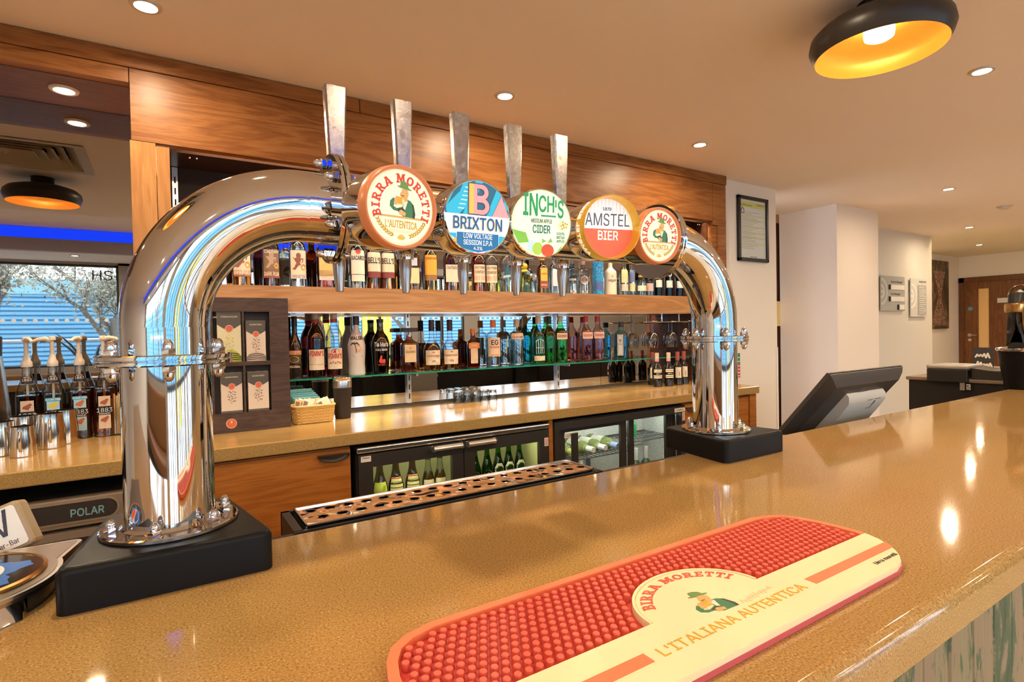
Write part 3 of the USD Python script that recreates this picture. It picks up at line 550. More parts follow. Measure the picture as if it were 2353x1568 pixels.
for x in (2.556, 2.578, 2.60): f2.at('door_groove', box(x, x+.006, 2.292, 2.294, -1.2, -.52), DARK)
f2.at('door_glass', box(1.76, 2.155, 2.282, 2.286, -1.22, -.535), PANE); f2.at('door_glass', box(2.198, 2.54, 2.30, 2.304, -1.22, -.513), PANE)
f2.at('lamp', box(1.71, 2.63, 2.315, 2.325, -.507, -.50), emit('fridge_cool_tube', (.95, 1., .92), 30.))
for z, a, b in ((-.705, 1.703, 2.25), (-.66, 2.28, 2.637), (-.93, 1.703, 2.637)):
    f2.at('wire_shelf', cat(*[tube([(a, y, z), (b, y, z)], .0035, 6) for y in (2.32, 2.40, 2.48, 2.56)], *[tube([(x, 2.32, z), (x, 2.57, z)], .002, 5) for x in np.arange(a+.02, b, .03)]), P((.08, .08, .08), .3))
for x0, x1 in ((1.756, 1.851), (2.568, 2.661)):
    z = -.541 if x0 < 2 else -.481; y = 2.2755 if x0 < 2 else 2.2495
    f2.at('brand_plate', box(x0, x1, y-.001, y, z-.024, z), P((.70, .62, .50), .4)); f2.at('lettering', front(cat(scribble(.045, .010, 6, 5, .14, .0003), mv(prism(LineString([(-.008, .006), (0, 0), (.010, .008)]).buffer(.0015), 0, .0003), (-.034, 0, 0))), (x0+x1)/2+.010, y-.001, z-.017), P((.28, .2, .12), .4))
f2.at('sticker', box(2.636, 2.658, 2.2485, 2.25, -.56, -.51), PAPER); f2.at('text_lines', cat(*[box(2.639, 2.655, 2.248, 2.2485, z, z+.004) for z in np.arange(-.555, -.515, .009)]), P((.5, .08, .06), .5), kind='stuff')
# drinks fridge on the left
f3 = Thing('grey_fridge', 'grey front-control fridge under the left end of the worktop', 'fridge', (-.45, 2.5, -1.3))
GREYF = P((.32, .235, .16), .4, metal=.3, name='fridge_grey')
f3.at('body', box(-.95, -.112, 2.30, 2.60, -1.3, -.512), FR)
f3.at('control_panel', rbox(-.95, -.112, 2.262, 2.30, -.607, -.512, .006), GREYF)
f3.at('badge_strip', front(prism(rrect(.74, .058, .028), 0, .002), -.515, 2.262, -.557), P((.045, .034, .028), .35)); f3.at('badge_rim', front(prism(rrect(.752, .07, .034).difference(rrect(.742, .060, .029)), 0, .004), -.515, 2.262, -.557), P((.60, .45, .30), .3, metal=.6))
f3.at('lettering', front(tfit('POLAR', .024, .088, .0012, True), -.224, 2.26, -.572), P((.22, .42, .44), .4))
f3.at('lock', mv(lathe([(0, 0), (.015, 0), (.015, .008), (.010, .010), (.009, .006), (0, .006)], 20), (-.370, 2.26, -.562), rx=PI/2), CHROME, smooth=40)
f3.at('door', rbox(-.95, -.112, 2.265, 2.30, -1.28, -.645, .004), P((.03, .026, .022), .3)); f3.at('door_trim', box(-.95, -.112, 2.26, 2.30, -.643, -.617), P((.42, .33, .25), .35, metal=.5))

# ================================================================ the bar counter in front
b = Thing('bar_counter', 'long tan stone bar counter with distressed plank front', 'bar counter', (1.2, .55, -1.4))
top = sbox(-2.2, .25, 3.15, .873)
# rounded front edge: profile swept along x
pf = [(.873, -.345), (.873, -.302), (.871, -.30), (.262, -.30), (.257, -.3013), (.2525, -.305), (.249, -.310), (.2475, -.316), (.2475, -.343), (.249, -.345)]
n = len(pf); V = np.array([(-2.2, y, z) for y, z in pf]+[(3.15, y, z) for y, z in pf])
Fq = [q for i in range(n) for q in ((i, (i+1) % n, (i+1) % n+n), (i, (i+1) % n+n, i+n))]
Fq += [(0, i+1, i) for i in range(1, n-1)]+[(n, n+i, n+i+1) for i in range(1, n-1)]
b.at('countertop', (V, np.array(Fq)), QUARTZ, smooth=35)
PLM = MAT('distressed_planks', {'c': ('geometry', {}), 'o': ('object_info', {}), 'm': ('mapping', {'scale': (6., 6., 1.7)}), 'n': ('noise_texture', {'scale': 2.6, 'detail': 7., 'roughness': .72, 'distortion': .4}),
     'r': ('rgb_ramp', {'ramp': [(.44, (.32, .215, .12)), (.515, (.29, .22, .125)), (.545, (.10, .13, .06)), (.64, (.06, .085, .04))]}),
     'm2': ('mapping', {'scale': (160., 160., 5.)}), 'n2': ('noise_texture', {'scale': 1., 'detail': 3.}), 'mx': ('mix_color', {'blend_type': 'multiply', 'fac': .45}), 'b': ('bump', {'strength': .25, 'distance': .002}), 'p': ('principled_bsdf', {'roughness': .7})},
     [('c.position', 'm.vector'), ('m.vector', 'n.vector'), ('n.fac', 'r.fac'), ('c.position', 'm2.vector'), ('m2.vector', 'n2.vector'), ('r.color', 'mx.a'), ('n2.color', 'mx.b'), ('mx.result', 'p.base_color'), ('n2.fac', 'b.height'), ('b.normal', 'p.normal')])
x = .6805-.0735*8
while x < 3.14:
    w = .0735
    b.at('plank', box(x+.001, min(x+w-.001, 3.13), .288+random.uniform(-.0012, .0012), .306, -1.38, -.345, .0025), PLM); x += w
b.at('plank_backing', box(-2.2, 3.13, .305, .33, -1.4, -.345), P((.10, .07, .045), .8))
b.at('cladding', box(-2.2, .0925, .29, .306, -1.38, -.345), PLM)
b.at('end_panel', box(3.11, 3.13, .33, .85, -1.4, -.345), BLACKM); b.at('carcass', box(-2.2, 3.11, .845, .862, -1.4, -.345), BLACKM)
# black shelf with the perforated steel drip tray behind the counter
t = Thing('drip_tray', 'long perforated steel drip tray in a black trough behind the counter', 'drip tray', (.54, 1.03, -.36))
t.at('trough', cat(box(-.15, 1.5, .862, 1.022, -.362, -.348), box(.185, .90, 1.022, 1.15, -.41, -.395), box(.185, .2, 1.022, 1.15, -.395, -.345), box(.885, .90, 1.022, 1.15, -.395, -.345), box(.185, .90, 1.142, 1.15, -.395, -.345), box(.185, .90, 1.015, 1.024, -.395, -.346)), BLACKP)
pl_ = sbox(.206, 1.026, .880, 1.134)
holes = unary_union([Point(.232+.0365*i+(.0 if j else .012), (1.057, 1.103)[j]).buffer(.0085, 5) for i in range(18) for j in (0, 1)])
t.at('plate', prism(pl_.difference(holes), -.342, -.3395), MAT('polished_plate', {'c': ('geometry', {}), 'n': ('noise_texture', {'scale': 20., 'detail': 1.}), 'b': ('bump', {'strength': .55, 'distance': .004}), 'p': ('principled_bsdf', {'base_color': (.74, .71, .66), 'metallic': 1., 'roughness': .06})}, [('c.position', 'n.vector'), ('n.fac', 'b.height'), ('b.normal', 'p.normal')]))
t.at('plate_rim', cat(box(.206, .88, 1.131, 1.134, -.36, -.337), box(.206, .209, 1.026, 1.134, -.385, -.337), box(.877, .88, 1.026, 1.134, -.36, -.337)), STEEL)
t.at('hole_rim', cat(*[mv(lathe([(.0085, 0), (.0115, 0), (.0105, .0008), (.0085, .0002)], 14), (.232+.0365*i+(.0 if j else .012), (1.057, 1.103)[j], -.3395)) for i in range(18) for j in (0, 1)]), CHROME, kind='stuff')
# bar mat
m = Thing('bar_mat', 'red rubber bar mat with cream printed band on the counter', 'bar mat', (.48, .4, -.30))
R_ = [(.262, .106), (.292, .098), (.311, .085), (.322, .066), (.329, .042), (.333, .012), (.334, -.012), (.331, -.028), (.325, -.043), (.315, -.058), (.302, -.072), (.288, -.082), (.272, -.090), (.25, -.095)]
sh = Polygon(R_+[(-x, y) for x, y in R_[::-1]])
inner = sh.buffer(-.010); MB = -.020   # boundary between nubs and band
RED = P((.52, .040, .030), .45, name='red_rubber'); REDL = P((.78, .19, .08), .5, name='orange_red_rubber'); NUBR = P((.70, .115, .070), .5, name='crimson_rubber'); CREAMR = P((.88, .73, .45), .38, name='cream_rubber')
m.add('base', prism(sh, 0, .0042), RED)
m.add('rim', prism(sh.difference(inner).intersection(sbox(-1, MB, 1, 1)), .0042, .0115), REDL)
m.add('underside_edge', prism(sh.buffer(.0015).intersection(sbox(-1, -1, 1, MB)), 0.0005, .005), P((.60, .10, .12), .4))
dome_ = ell(.083, .066, 0, MB, 32).intersection(sbox(-1, MB, 1, 1))
band = unary_union([sh.intersection(sbox(-1, -1, 1, MB)), dome_])
m.add('band', prism(band, .0042, .0105), CREAMR); m.add('band_top', prism(band.buffer(-.0012), .0105, .0115), CREAMR)
m.add('dome_edge', prism(ell(.086, .069, 0, MB, 32).difference(ell(.083, .066, 0, MB, 32)).intersection(sbox(-1, MB, 1, 1)), .0042, .0122), CREAMR)
okz = inner.buffer(-.0055).intersection(sbox(-1, MB+.0055, 1, 1)).difference(ell(.092, .075, 0, MB, 24))
spots = []
pit = .0112
for j in range(14):
    y = MB+.007+j*pit*.88
    for i in range(-32, 33):
        x = i*pit+(pit/2 if j % 2 else 0)
        if okz.contains(Point(x, y)): spots.append((x, y))
cp = np.array([-.48, -.4])
spots.sort(key=lambda q: (q[0]+.48)**2+(q[1]+.40)**2)
nub = lathe([(.0040, .0042), (.0037, .0112), (.0030, .0120), (0, .0120)], 9)
nubm = NUBR
for q in spots[:300]: m.add('nub', mv(nub, (q[0], q[1], 0)), nubm)
if len(spots) > 300: m.add('nub', cat(*[mv(nub, (q[0], q[1], 0)) for q in spots[300:]]), nubm, kind='stuff')
for s in (-1, 1): m.add('stripe', prism(Polygon([(s*.128, -.052), (s*.128, -.066), (s*.315, -.066), (s*.325, -.052)]).intersection(sh), .0115, .0119), REDL)
m.add('arc_lettering', arc_text('BIRRA MORETTI', .0135, .0665, squash=.74, centre=(0, MB+.001)) if False else mv(arc_text('BIRRA MORETTI', .0145, .0625, squash=.76, centre=(0, -.0185)), (0, 0, .0115)), P((.60, .10, .06), .5, name='red_print'))
m.add('lettering', mv(tfit("L'ITALIANA AUTENTICA", .0125, .226, .0005), (-.002, -.066, .0115)), P((.66, .36, .03), .45, name='gold_letter'))
m.add('lettering', mv(tfit('birra moretti', .0055, .052, .0005), (.262, -.080, .0115)), P((.05, .04, .02), .5))

# flat print of a man in a hat with a glass of beer (unit: height 1, origin at the bottom middle)
MAN = [('jacket_print', Polygon([(-.02, .02), (.36, .0), (.38, .10), (.33, .36), (.22, .47), (.08, .50), (.0, .38), (-.02, .28), (-.20, .22), (-.30, .27), (-.24, .42), (-.30, .50), (-.40, .40), (-.41, .26), (-.30, .16), (-.12, .14)]), (.05, .19, .09)),
       ('shadow_print', unary_union([Polygon([(-.18, .22), (.0, .25), (.06, .12), (.0, .08), (-.14, .12)]), Polygon([(.30, .0), (.37, .0), (.385, .12), (.33, .36), (.27, .40), (.31, .2)])]), (.04, .05, .03)),
       ('shirt_print', Polygon([(.0, .38), (.1, .49), (.14, .44), (.06, .2), (.0, .24)]), (.80, .72, .55)),
       ('skin_print', unary_union([ell(.115, .15, .045, .64), Polygon([(-.01, .5), (.14, .52), (.12, .44), (.04, .43)]), Polygon([(-.30, .34), (-.20, .30), (-.13, .50), (-.19, .56), (-.26, .5)]), Polygon([(-.12, .06), (.06, .03), (.09, .12), (-.06, .2), (-.13, .16)]), ell(.03, .05, -.075, .61)]), (.66, .38, .14)),
       ('beer_print', Polygon([(-.17, .34), (-.02, .34), (-.03, .54), (-.18, .54)]), (.74, .36, .03)),
       ('moustache_print', ell(.06, .02, -.03, .575), (.30, .15, .04)),
       ('hat_print', unary_union([Polygon([(-.20, .83), (-.12, .79), (.08, .755), (.24, .74), (.25, .765), (.16, .80), (.14, .90), (.06, .97), (-.06, .99), (-.09, .95), (-.10, .84)])]), (.14, .26, .07))]
def emblem(t, parent, h, place, em=0., n0=0, squash=1.):
    for k, (nm, poly, col) in enumerate(MAN):
        t.add(nm, place(prism(affinity.scale(poly, h, h*squash, origin=(0, 0)), .00006*k, .00006*k+.0003)), P(col, .5, em=em), parent)
emblem(m, None, .058, lambda q: mv(q, (-.004, -.046, .0115)), squash=.8)
m.add('signature_print', mv(scribble(.055, .009, 11, 6, .07, .0003), (.052, -.047, .0115), rz=.05), P((.72, .56, .33), .5))

# ================================================================ the beer tower
T = Thing('beer_tower', 'chrome bridge beer tower with five backlit badges on two black bases', 'beer tower', (.57, .868, -.30))
XL, XR, YT, ZT, RT, RB = .003, 1.136, .868, .194, .0525, .18
def tower_base(cx):
    lo = [(cx-.112, .762), (cx+.112, .762), (cx+.078, .968), (cx-.078, .968)]; up = [(cx-.106, .768), (cx+.106, .768), (cx+.072, .963), (cx-.072, .963)]
    c = Polygon(lo).buffer(-.012).buffer(.012, 6); q = Polygon(up).buffer(-.012).buffer(.012, 6)
    a = np.array(c.exterior.coords); bb = np.array(q.exterior.coords)
    return hull([(x, y, z) for z in (-.300, -.2565) for x, y in a]+[(x, y, -.2495) for x, y in bb]+[(x*.5+y2*.5, y*.5+w*.5, -.2512) for (x, y), (y2, w) in zip(a, bb)] if len(a) == len(bb) else [(x, y, z) for z in (-.300, -.2565) for x, y in a]+[(x, y, -.2495) for x, y in bb])
for cx in (XL, XR+.008): T.at('base', tower_base(cx), BLACKW, smooth=35)
def ringplate(r, z0, z1, lobes=False, b=.0015):
    return lathe([(0, z0), (r-b, z0), (r, z0+b), (r, z1-b), (r-b, z1), (0, z1)], 64)
def nutbolt(up=True, s=1.):
    hexn = lathe([(0, 0), (.0078*s, 0), (.0085*s, .001), (.0085*s, .007*s), (.0078*s, .008*s), (0, .008*s)], 6)
    dome2 = lathe([(.0062*s, .008*s), (.0062*s, .013*s), (.005*s, .0165*s), (.0028*s, .0188*s), (0, .0195*s)], 12)
    g = cat(hexn, dome2); return g if up else mv(g, rx=PI)
for cx, a0 in ((XL, .25), (XR, .75)):
    T.at('foot_flange', mv(lathe([(0, -.2495), (.079, -.2495), (.080, -.2480), (.080, -.2450), (.078, -.2435), (.058, -.2435), (.0545, -.240), (0, -.240)], 64), (cx, YT, 0)), CHROME, smooth=30)
    for k in range(6):
        a = a0+k*PI/3; T.at('bolt', mv(nutbolt(s=.9), (cx+.067*math.cos(a), YT+.067*math.sin(a), -.2435), rz=a), CHROME, smooth=40)
    T.at('column', mv(lathe([(RT, -.243), (RT, .014)], 72), (cx, YT, 0)), CHROME, smooth=True)
    T.at('column_flange', mv(ringplate(.079, -.0345, -.0285), (cx, YT, 0)), CHROME, smooth=30); T.at('column_flange', mv(ringplate(.079, -.0275, -.0205), (cx, YT, 0)), CHROME, smooth=30)
    for k in range(6):
        a = a0+.3+k*PI/3; q = (cx+.0675*math.cos(a), YT+.0675*math.sin(a))
        T.at('bolt', cat(mv(nutbolt(), (*q, -.0205), rz=a), mv(nutbolt(False), (*q, -.0345), rz=a)), CHROME, smooth=40)
T.at('elbow', tube(arc((XL+RB, .014), RB, PI, PI/2, 40, y=YT), RT, 64, caps=False), CHROME, smooth=True)
T.at('elbow', tube(arc((XR-RB, .014), RB, PI/2, 0, 40, y=YT), RT, 64, caps=False), CHROME, smooth=True)
T.at('crossbar', mv(lathe([(RT, XL+RB-.001), (RT, XR-RB+.001)], 72), (0, YT, ZT), ry=PI/2), CHROME, smooth=True)
for x0 in (.2225, .2305): T.at('crossbar_flange', mv(ringplate(.083, -.0035, .0035), (x0, YT, ZT), ry=PI/2), CHROME, smooth=30)
for k in range(6):
    a = .52+k*PI/3; y, z = YT+.069*math.cos(a), ZT+.069*math.sin(a)
    T.at('bolt', cat(mv(nutbolt(), (.2340, y, z), ry=PI/2), mv(nutbolt(False), (.2190, y, z), ry=PI/2)), CHROME, smooth=40)
for x0 in (.935, .943): T.at('crossbar_flange', mv(ringplate(.083, -.0035, .0035), (x0, YT, ZT), ry=PI/2), CHROME, smooth=30)
# taps: handle above, body behind the crossbar, nozzle below
def wedge(w0, w1, d0, d1, z0, z1):
    c = .003; P8 = []
    for w, d, z in ((w0, d0, z0), (w1, d1, z1-.002)):
        P8 += [(sx*(w/2-a), sy*(d/2-b_), z) for sx in (-1, 1) for sy in (-1, 1) for a, b_ in ((c, 0), (0, c))]
    P8 += [(sx*(w1/2-c), sy*(d1/2-c), z1) for sx in (-1, 1) for sy in (-1, 1)]
    return hull(P8)
TX = [.258, .378, .4965, .6195, .739]
for x in TX:
    T.at('tap_handle', mv(wedge(.0215, .0375, .016, .020, .225, .4245), (x, .957, 0)), CHROME2, label='tall wedge-shaped tap handle')
    T.at('tap_body', cat(mv(lathe([(0, .135), (.015, .135), (.017, .145), (.017, .205), (.012, .215), (.009, .226), (0, .226)], 20), (x, .955, 0)), tube([(x, .90, .19), (x, .955, .19)], .013, 14)), CHROME, smooth=40)
    T.at('tap_nozzle', mv(lathe([(0, .138), (.0108, .138), (.0112, .125), (.0108, .112), (.0070, .077), (.0062, .0745), (.0052, .0745), (.005, .09), (0, .09)], 24), (x, .955, 0)), NOZZLE, smooth=30)
# backlit badges: housing, rim, face and print, built flat (x right, y up, z out) then set on the bar
EM = .20
def badge(cx, cz, yf, R, yaw, L, kind):
    tilt = math.radians(4)
    n = np.array([-math.sin(yaw)*math.cos(tilt), -math.cos(yaw)*math.cos(tilt), -math.sin(tilt)]); xd = np.array([math.cos(yaw), -math.sin(yaw), 0]); yd = np.cross(n, xd)
    F = lambda q: frame(q, (cx, yf, cz), xd, yd)
    col = {'red': (.62, .19, .06), 'plain': (.5, .47, .44), 'gold': (.66, .36, .06)}
    body = T.at('badge_housing', F(lathe([(0, -L), (R*.93, -L), (R*.985, -L+.006), (R, -L+.02), (R, -.012), (R*.985, -.010), (R*.93, -.010), (0, -.010)], 64)), CHROME, smooth=30,
                label={'m': 'housing of a cream badge with an orange rim', 'b': 'housing of the blue and white badge', 'i': 'housing of the pale green badge', 'a': 'housing of the red and white badge'}[kind[0]])
    W = lambda nm, q, c, e=EM, r=.4: T.at(nm, F(q), P(c, r, em=e), body)
    sm = dict(smooth=35)
    if kind[0] == 'm':
        T.at('rim', F(lathe([(R*.99, -.02), (R*1.0, -.006), (R*.985, .003), (R*.955, .0065), (R*.91, .006), (R*.89, .002), (R*.89, -.009), (R*.93, -.009)], 64)), P((.60, .20, .07), .3, em=.10, emc=(.7, .22, .07)), body, smooth=40)
        W('face', lathe([(0, .0030), (R*.83, .0030), (R*.89, .001), (R*.89, -.009), (0, -.009)], 48), (.90, .82, .58), .26)
        z = .0032
        W('lettering', mv(arc_text('BIRRA MORETTI', R*.21, R*.57, mid=PI/2, d=.0005), (0, 0, z)), (.62, .05, .02))
        W('counter_line', mv(prism(sbox(-R*.70, -.001, R*.70, .0016), 0, .0004), (0, -R*.235, z)), (.58, .38, .12))
        emblem(T, body, R*.86, lambda q: (F(mv(q, (R*.04, -R*.22, z+.0002)))[0]-T.loc, q[1]), EM)
        W('lettering', mv(tfit("L'AUTENTICA", R*.17, R*.86, .0004, True), (0, -R*.485, z)), (.55, .35, .04))
        W('lettering', mv(tfit('RICETTA DAL 1859', R*.06, R*.58, .0003), (0, -R*.59, z)), (.72, .58, .22))
        ears = [prism(affinity.rotate(ell(R*.035, R*.018, 0, 0, 6), s*(38+k*4)+(25 if q else -25)*s, origin=(0, 0)), 0, .0004) for s in (0,) for k in () for q in ()]
        for s in (-1, 1):
            W('barley_print', cat(*[mv(prism(affinity.rotate(ell(R*.042, R*.019, 0, 0, 6), math.degrees(a)+90+(28 if q else -28), origin=(0, 0)), 0, .0004), ((R*.70+(.012 if q else -.012)*R*2.0)*math.cos(a), (R*.70+(.012 if q else -.012)*R*2.0)*math.sin(a), z)) for a in [-PI/2+s*(.36+.105*k) for k in range(8)] for q in (0, 1)]), (.50, .32, .03))
        W('hop_print', mv(prism(unary_union([affinity.rotate(ell(R*.03, R*.065, 0, R*.03, 8), d_, origin=(0, -R*.02)) for d_ in (-70, -35, 0, 35, 70)]), 0, .0004), (0, -R*.72, z)), (.66, .45, .08))
    elif kind == 'b':
        T.at('rim', F(lathe([(R*.99, -.012), (R, -.004), (R*.985, .001), (R*.955, .002), (R*.95, -.002), (R*.95, -.011)], 64)), CHROME, body, smooth=40)
        W('face', lathe([(0, .0005), (R*.95, .0005), (R*.95, -.010), (0, -.010)], 48), (.86, .88, .90), .25); z = .0007; C = Point(0, 0).buffer(R*.945, 32)
        W('teal_print', mv(prism(sbox(-R, R*.05, R, R).intersection(C), 0, .0003), (0, 0, z)), (.02, .15, .24))
        rays = unary_union([Polygon([(R*a, R*.05), (R*(a+.16), R*.05), (R*(a*1.0+.62), R), (R*(a+.40), R)]) for a in (-1.15, -.78, -.45, .25, .62)]+[Polygon([(-R*.95, R*.2), (-R*.55, R*.62), (-R*.6, R*.35), (-R*.2, R*.75), (-R*.3, R*.3), (-R*.55, R*.05), (-R*.9, R*.05)])]).intersection(sbox(-R, R*.05, R, R)).intersection(C)
        W('blue_print', mv(prism(rays, 0, .0003), (0, 0, z+.0003)), (.03, .50, .75))
        W('white_dashes', mv(prism(unary_union([affinity.rotate(sbox(-R*.08, -R*.012, R*.08, R*.012), 8).buffer(0) if k < 0 else affinity.translate(sbox(-R*.09, -R*.012, R*.09, R*.012), -R*.5+R*.04*k, R*(.2+.11*k)) for k in range(6)]).intersection(C), 0, .0003), (0, 0, z+.0006)), (.85, .88, .90))
        W('pink_print', mv(prism(Polygon([(R*.42, R*.05), (R*.95, R*.05), (R*.70, R*.62)]).intersection(C), 0, .0003), (0, 0, z+.0006)), (.80, .38, .40))
        bg = affinity.scale(SLAB['B'][0], 1, 1)
        B2 = unary_union([sbox(0, 0, .36, 1), sbox(.2, .0, .5, 1), Point(.46, .74).buffer(.26, 12), Point(.48, .27).buffer(.28, 12)])
        hole = unary_union([sbox(.3, .62, .46, .86), Point(.46, .74).buffer(.11, 8), sbox(.3, .15, .48, .40), Point(.48, .275).buffer(.125, 8)])
        pb = lambda g, nm, c, k: W(nm, mv(prism(affinity.scale(g, R*.80, R*.78, origin=(0, 0)), 0, .0003), (-R*.28, R*.08, z+.0009+.0003*k)), c)
        pb(B2.buffer(.035).difference(hole.buffer(-.03)), 'letter_outline', (.10, .07, .12), 0); pb(B2.difference(hole), 'letter_print', (.84, .36, .38), 1)
        pb(sbox(0, 0, .17, 1), 'letter_side', (.86, .55, .10), 2)
        W('white_band', mv(prism(sbox(-R, -R*.46, R, R*.05).intersection(C), 0, .0003), (0, 0, z+.0003)), (.88, .89, .91), .27)
        W('letter_shadow', mv(tfit('BRIXTON', R*.31, R*1.46, .0003, True), (-R*.022, -R*.345, z+.0007)), (.82, .62, .22)); W('lettering', mv(tfit('BRIXTON', R*.31, R*1.46, .0003, True), (0, -R*.325, z+.0011)), (.02, .12, .36))
        W('navy_panel', mv(prism(Polygon([(-R*.62, -R*.42), (R*.62, -R*.42), (R*.62, -R*.80), (0, -R*.93), (-R*.62, -R*.80)]).intersection(C), 0, .0003), (0, 0, z+.0006)), (.02, .17, .40))
        for s_, h_, y_, w_ in (('LOW VOLTAGE', .125, -.565, .86), ('SESSION I.P.A', .125, -.735, .86), ('4.3%', .085, -.865, .26)): W('lettering', mv(tfit(s_, R*h_, R*w_, .0003, True), (0, R*y_, z+.001)), (.88, .88, .88))
        W('yellow_print', mv(prism(Polygon([(-R*.95, -R*.75), (-R*.62, -R*.55), (-R*.55, -R*.78), (-R*.35, -R*.9)]).intersection(C), 0, .0003), (0, 0, z+.0003)), (.78, .48, .06))
        W('blue_print', mv(prism(unary_union([Polygon([(-R*.95, -R*.44), (-R*.64, -R*.44), (-R*.64, -R*.6)]), Polygon([(R*.2, -R*.9), (R*.55, -R*.85), (R*.3, -R*.98)]), Polygon([(-R*.45, -R*.84), (-R*.1, -R*.92), (-R*.3, -R)]), Polygon([(R*.64, -R*.46), (R*.9, -R*.46), (R*.64, -R*.75)])]).intersection(C), 0, .0003), (0, 0, z+.0003)), (.03, .45, .72))
    elif kind == 'i':
        T.at('rim', F(lathe([(R*.99, -.012), (R, -.004), (R*.985, .001), (R*.955, .002), (R*.95, -.002), (R*.95, -.011)], 64)), CHROME, body, smooth=40)
        W('face', lathe([(0, .0005), (R*.95, .0005), (R*.95, -.010), (0, -.010)], 48), (.74, .86, .52), .26); z = .0007; C = Point(0, 0).buffer(R*.945, 32)
        W('pale_print', mv(prism(ell(R*.88, R*.9, R*.02, R*.02, 32), 0, .0002), (0, 0, z)), (.86, .88, .68), .26)
        W('lettering', cat(mv(tfit('IN', R*.60, R*.46, .0003, True), (-R*.36, R*.22, z+.0004)), mv(tfit('CH', R*.44, R*.50, .0003, True), (R*.15, R*.34, z+.0004)), mv(tfit("'S", R*.48, R*.28, .0003, True), (R*.57, R*.20, z+.0004))), (.02, .34, .10))
        W('underline', mv(prism(sbox(-R*.02, R*.20, R*.46, R*.245), 0, .0003), (0, 0, z+.0004)), (.02, .34, .10))
        W('lettering', mv(tfit('MEDIUM APPLE', R*.105, R*.66, .0003, True), (0, R*.02, z+.0004)), (.08, .16, .05)); W('lettering', mv(tfit('CIDER', R*.22, R*.56, .0003, True), (0, -R*.27, z+.0004)), (.02, .17, .09))
        for k, s_ in enumerate(('100%', 'BRITISH', 'APPLES')): W('lettering', mv(tfit(s_, R*.075, R*.26, .0003, True), (R*.62, -R*(.30+.11*k), z+.0004)), (.03, .22, .05))
        for q_ in [Polygon([(-R*.93, -R*.2), (-R*.5, -R*.28), (-R*.4, -R*.55), (-R*.72, -R*.58)]), Polygon([(R*.02, -R*.42), (R*.15, -R*.50), (R*.02, -R*.56)]), Polygon([(R*.3, -R*.40), (R*.2, -R*.54), (R*.36, -R*.52)]), Polygon([(R*.52, -R*.78), (R*.66, -R*.6), (R*.62, -R*.76)])]: W('leaf_print', mv(prism(q_.intersection(C), 0, .0003), (0, 0, z+.0004)), (.22, .55, .06))
        W('green_apple_print', mv(prism(ell(R*.17, R*.18, -R*.12, -R*.72), 0, .0003), (0, 0, z+.0005)), (.42, .66, .08)); W('red_apple_print', mv(prism(ell(R*.20, R*.18, R*.20, -R*.76), 0, .0003), (0, 0, z+.0008)), (.66, .09, .03))
        W('stream_print', mv(prism(Polygon([(-R*.42, -R*.45), (-R*.25, -R*.5), (-R*.28, -R*.85), (-R*.45, -R*.78)]).intersection(C), 0, .0003), (0, 0, z+.0004)), (.55, .74, .80))
        W('seed_print', mv(prism(unary_union([Point(R*(.72+.07*math.cos(k*2.4)*math.sqrt(k)*.6), R*(-.02+.07*math.sin(k*2.4)*math.sqrt(k)*.6)).buffer(R*.018, 4) for k in range(9)]), 0, .0003), (0, 0, z+.0006)), (.35, .16, .04)); W('blossom_print', mv(prism(ell(R*.17, R*.13, R*.70, -R*.02).intersection(C), 0, .0002), (0, 0, z+.0003)), (.80, .78, .36))
    else:
        g = .022     # recessed face in a long gold ring
        T.at('rim', F(lathe([(R*.99, -.012), (R*1.0, -.008), (R*1.0, g*.93), (R*.985, g), (R*.965, g*.97), (R*.93, .003), (R*.925, 0), (R*.925, -.011)], 64)), P((.62, .33, .035), .25, metal=.5, em=.14, emc=(.9, .5, .05)), body, smooth=40)
        W('face', lathe([(0, .0005), (R*.925, .0005), (R*.925, -.010), (0, -.010)], 48), (.86, .85, .84), .25); z = .0007; C = Point(0, 0).buffer(R*.922, 32)
        W('grey_stripes', mv(prism(unary_union([sbox(-R+R*.13*k, 0, -R+R*.13*k+R*.06, R) for k in range(16)]).intersection(C), 0, .0002), (0, 0, z)), (.70, .70, .72), .25)
        W('white_band', mv(prism(sbox(-R, -R*.02, R, R*.42).intersection(C), 0, .0002), (0, 0, z+.0002)), (.88, .87, .85), .26)
        W('red_print', mv(prism(sbox(-R, -R, R, -R*.02).intersection(C), 0, .0003), (0, 0, z+.0003)), (.74, .13, .055), .25)
        W('lettering', mv(tfit('1870', R*.09, R*.30, .0003, True), (0, R*.56, z+.0004)), (.06, .06, .08)); W('lettering', mv(tfit('AMSTEL', R*.38, R*1.56, .0003), (R*.02, R*.08, z+.0006)), (.10, .10, .12))
        W('lettering', mv(tfit('BIER', R*.28, R*.72, .0003, True), (R*.04, -R*.36, z+.0008)), (.88, .84, .80))
        lt = tfit('AMSTEL BIER', R*.18, R*1.9, .0005, True); v = lt[0]; a = PI-v[:, 0]/R; rr = R+.0004+v[:, 2]
        W('lettering', (np.stack([rr*np.cos(a+.05), rr*np.sin(a+.05), -.004+v[:, 1]], 1), lt[1]), (.86, .82, .74), .3)
    return body
R_B = .0555
badge(.2765, .171, .712, R_B*1.03, math.radians(-9), .068, 'm')
badge(.398, .170, .715, R_B, math.radians(2), .066, 'b')
badge(.515, .1715, .717, R_B, math.radians(9), .062, 'i')
badge(.664, .178, .728, R_B, math.radians(14), .064, 'a')
badge(.790, .174, .724, R_B*.96, math.radians(5), .062, 'm2')
for x in (.285, .405, .525, .668, .79): T.at('badge_stem', mv(lathe([(.02, -.06), (.017, 0), (.02, .055)], 24), (x, .795, .186), rx=PI/2), CHROME, smooth=True)

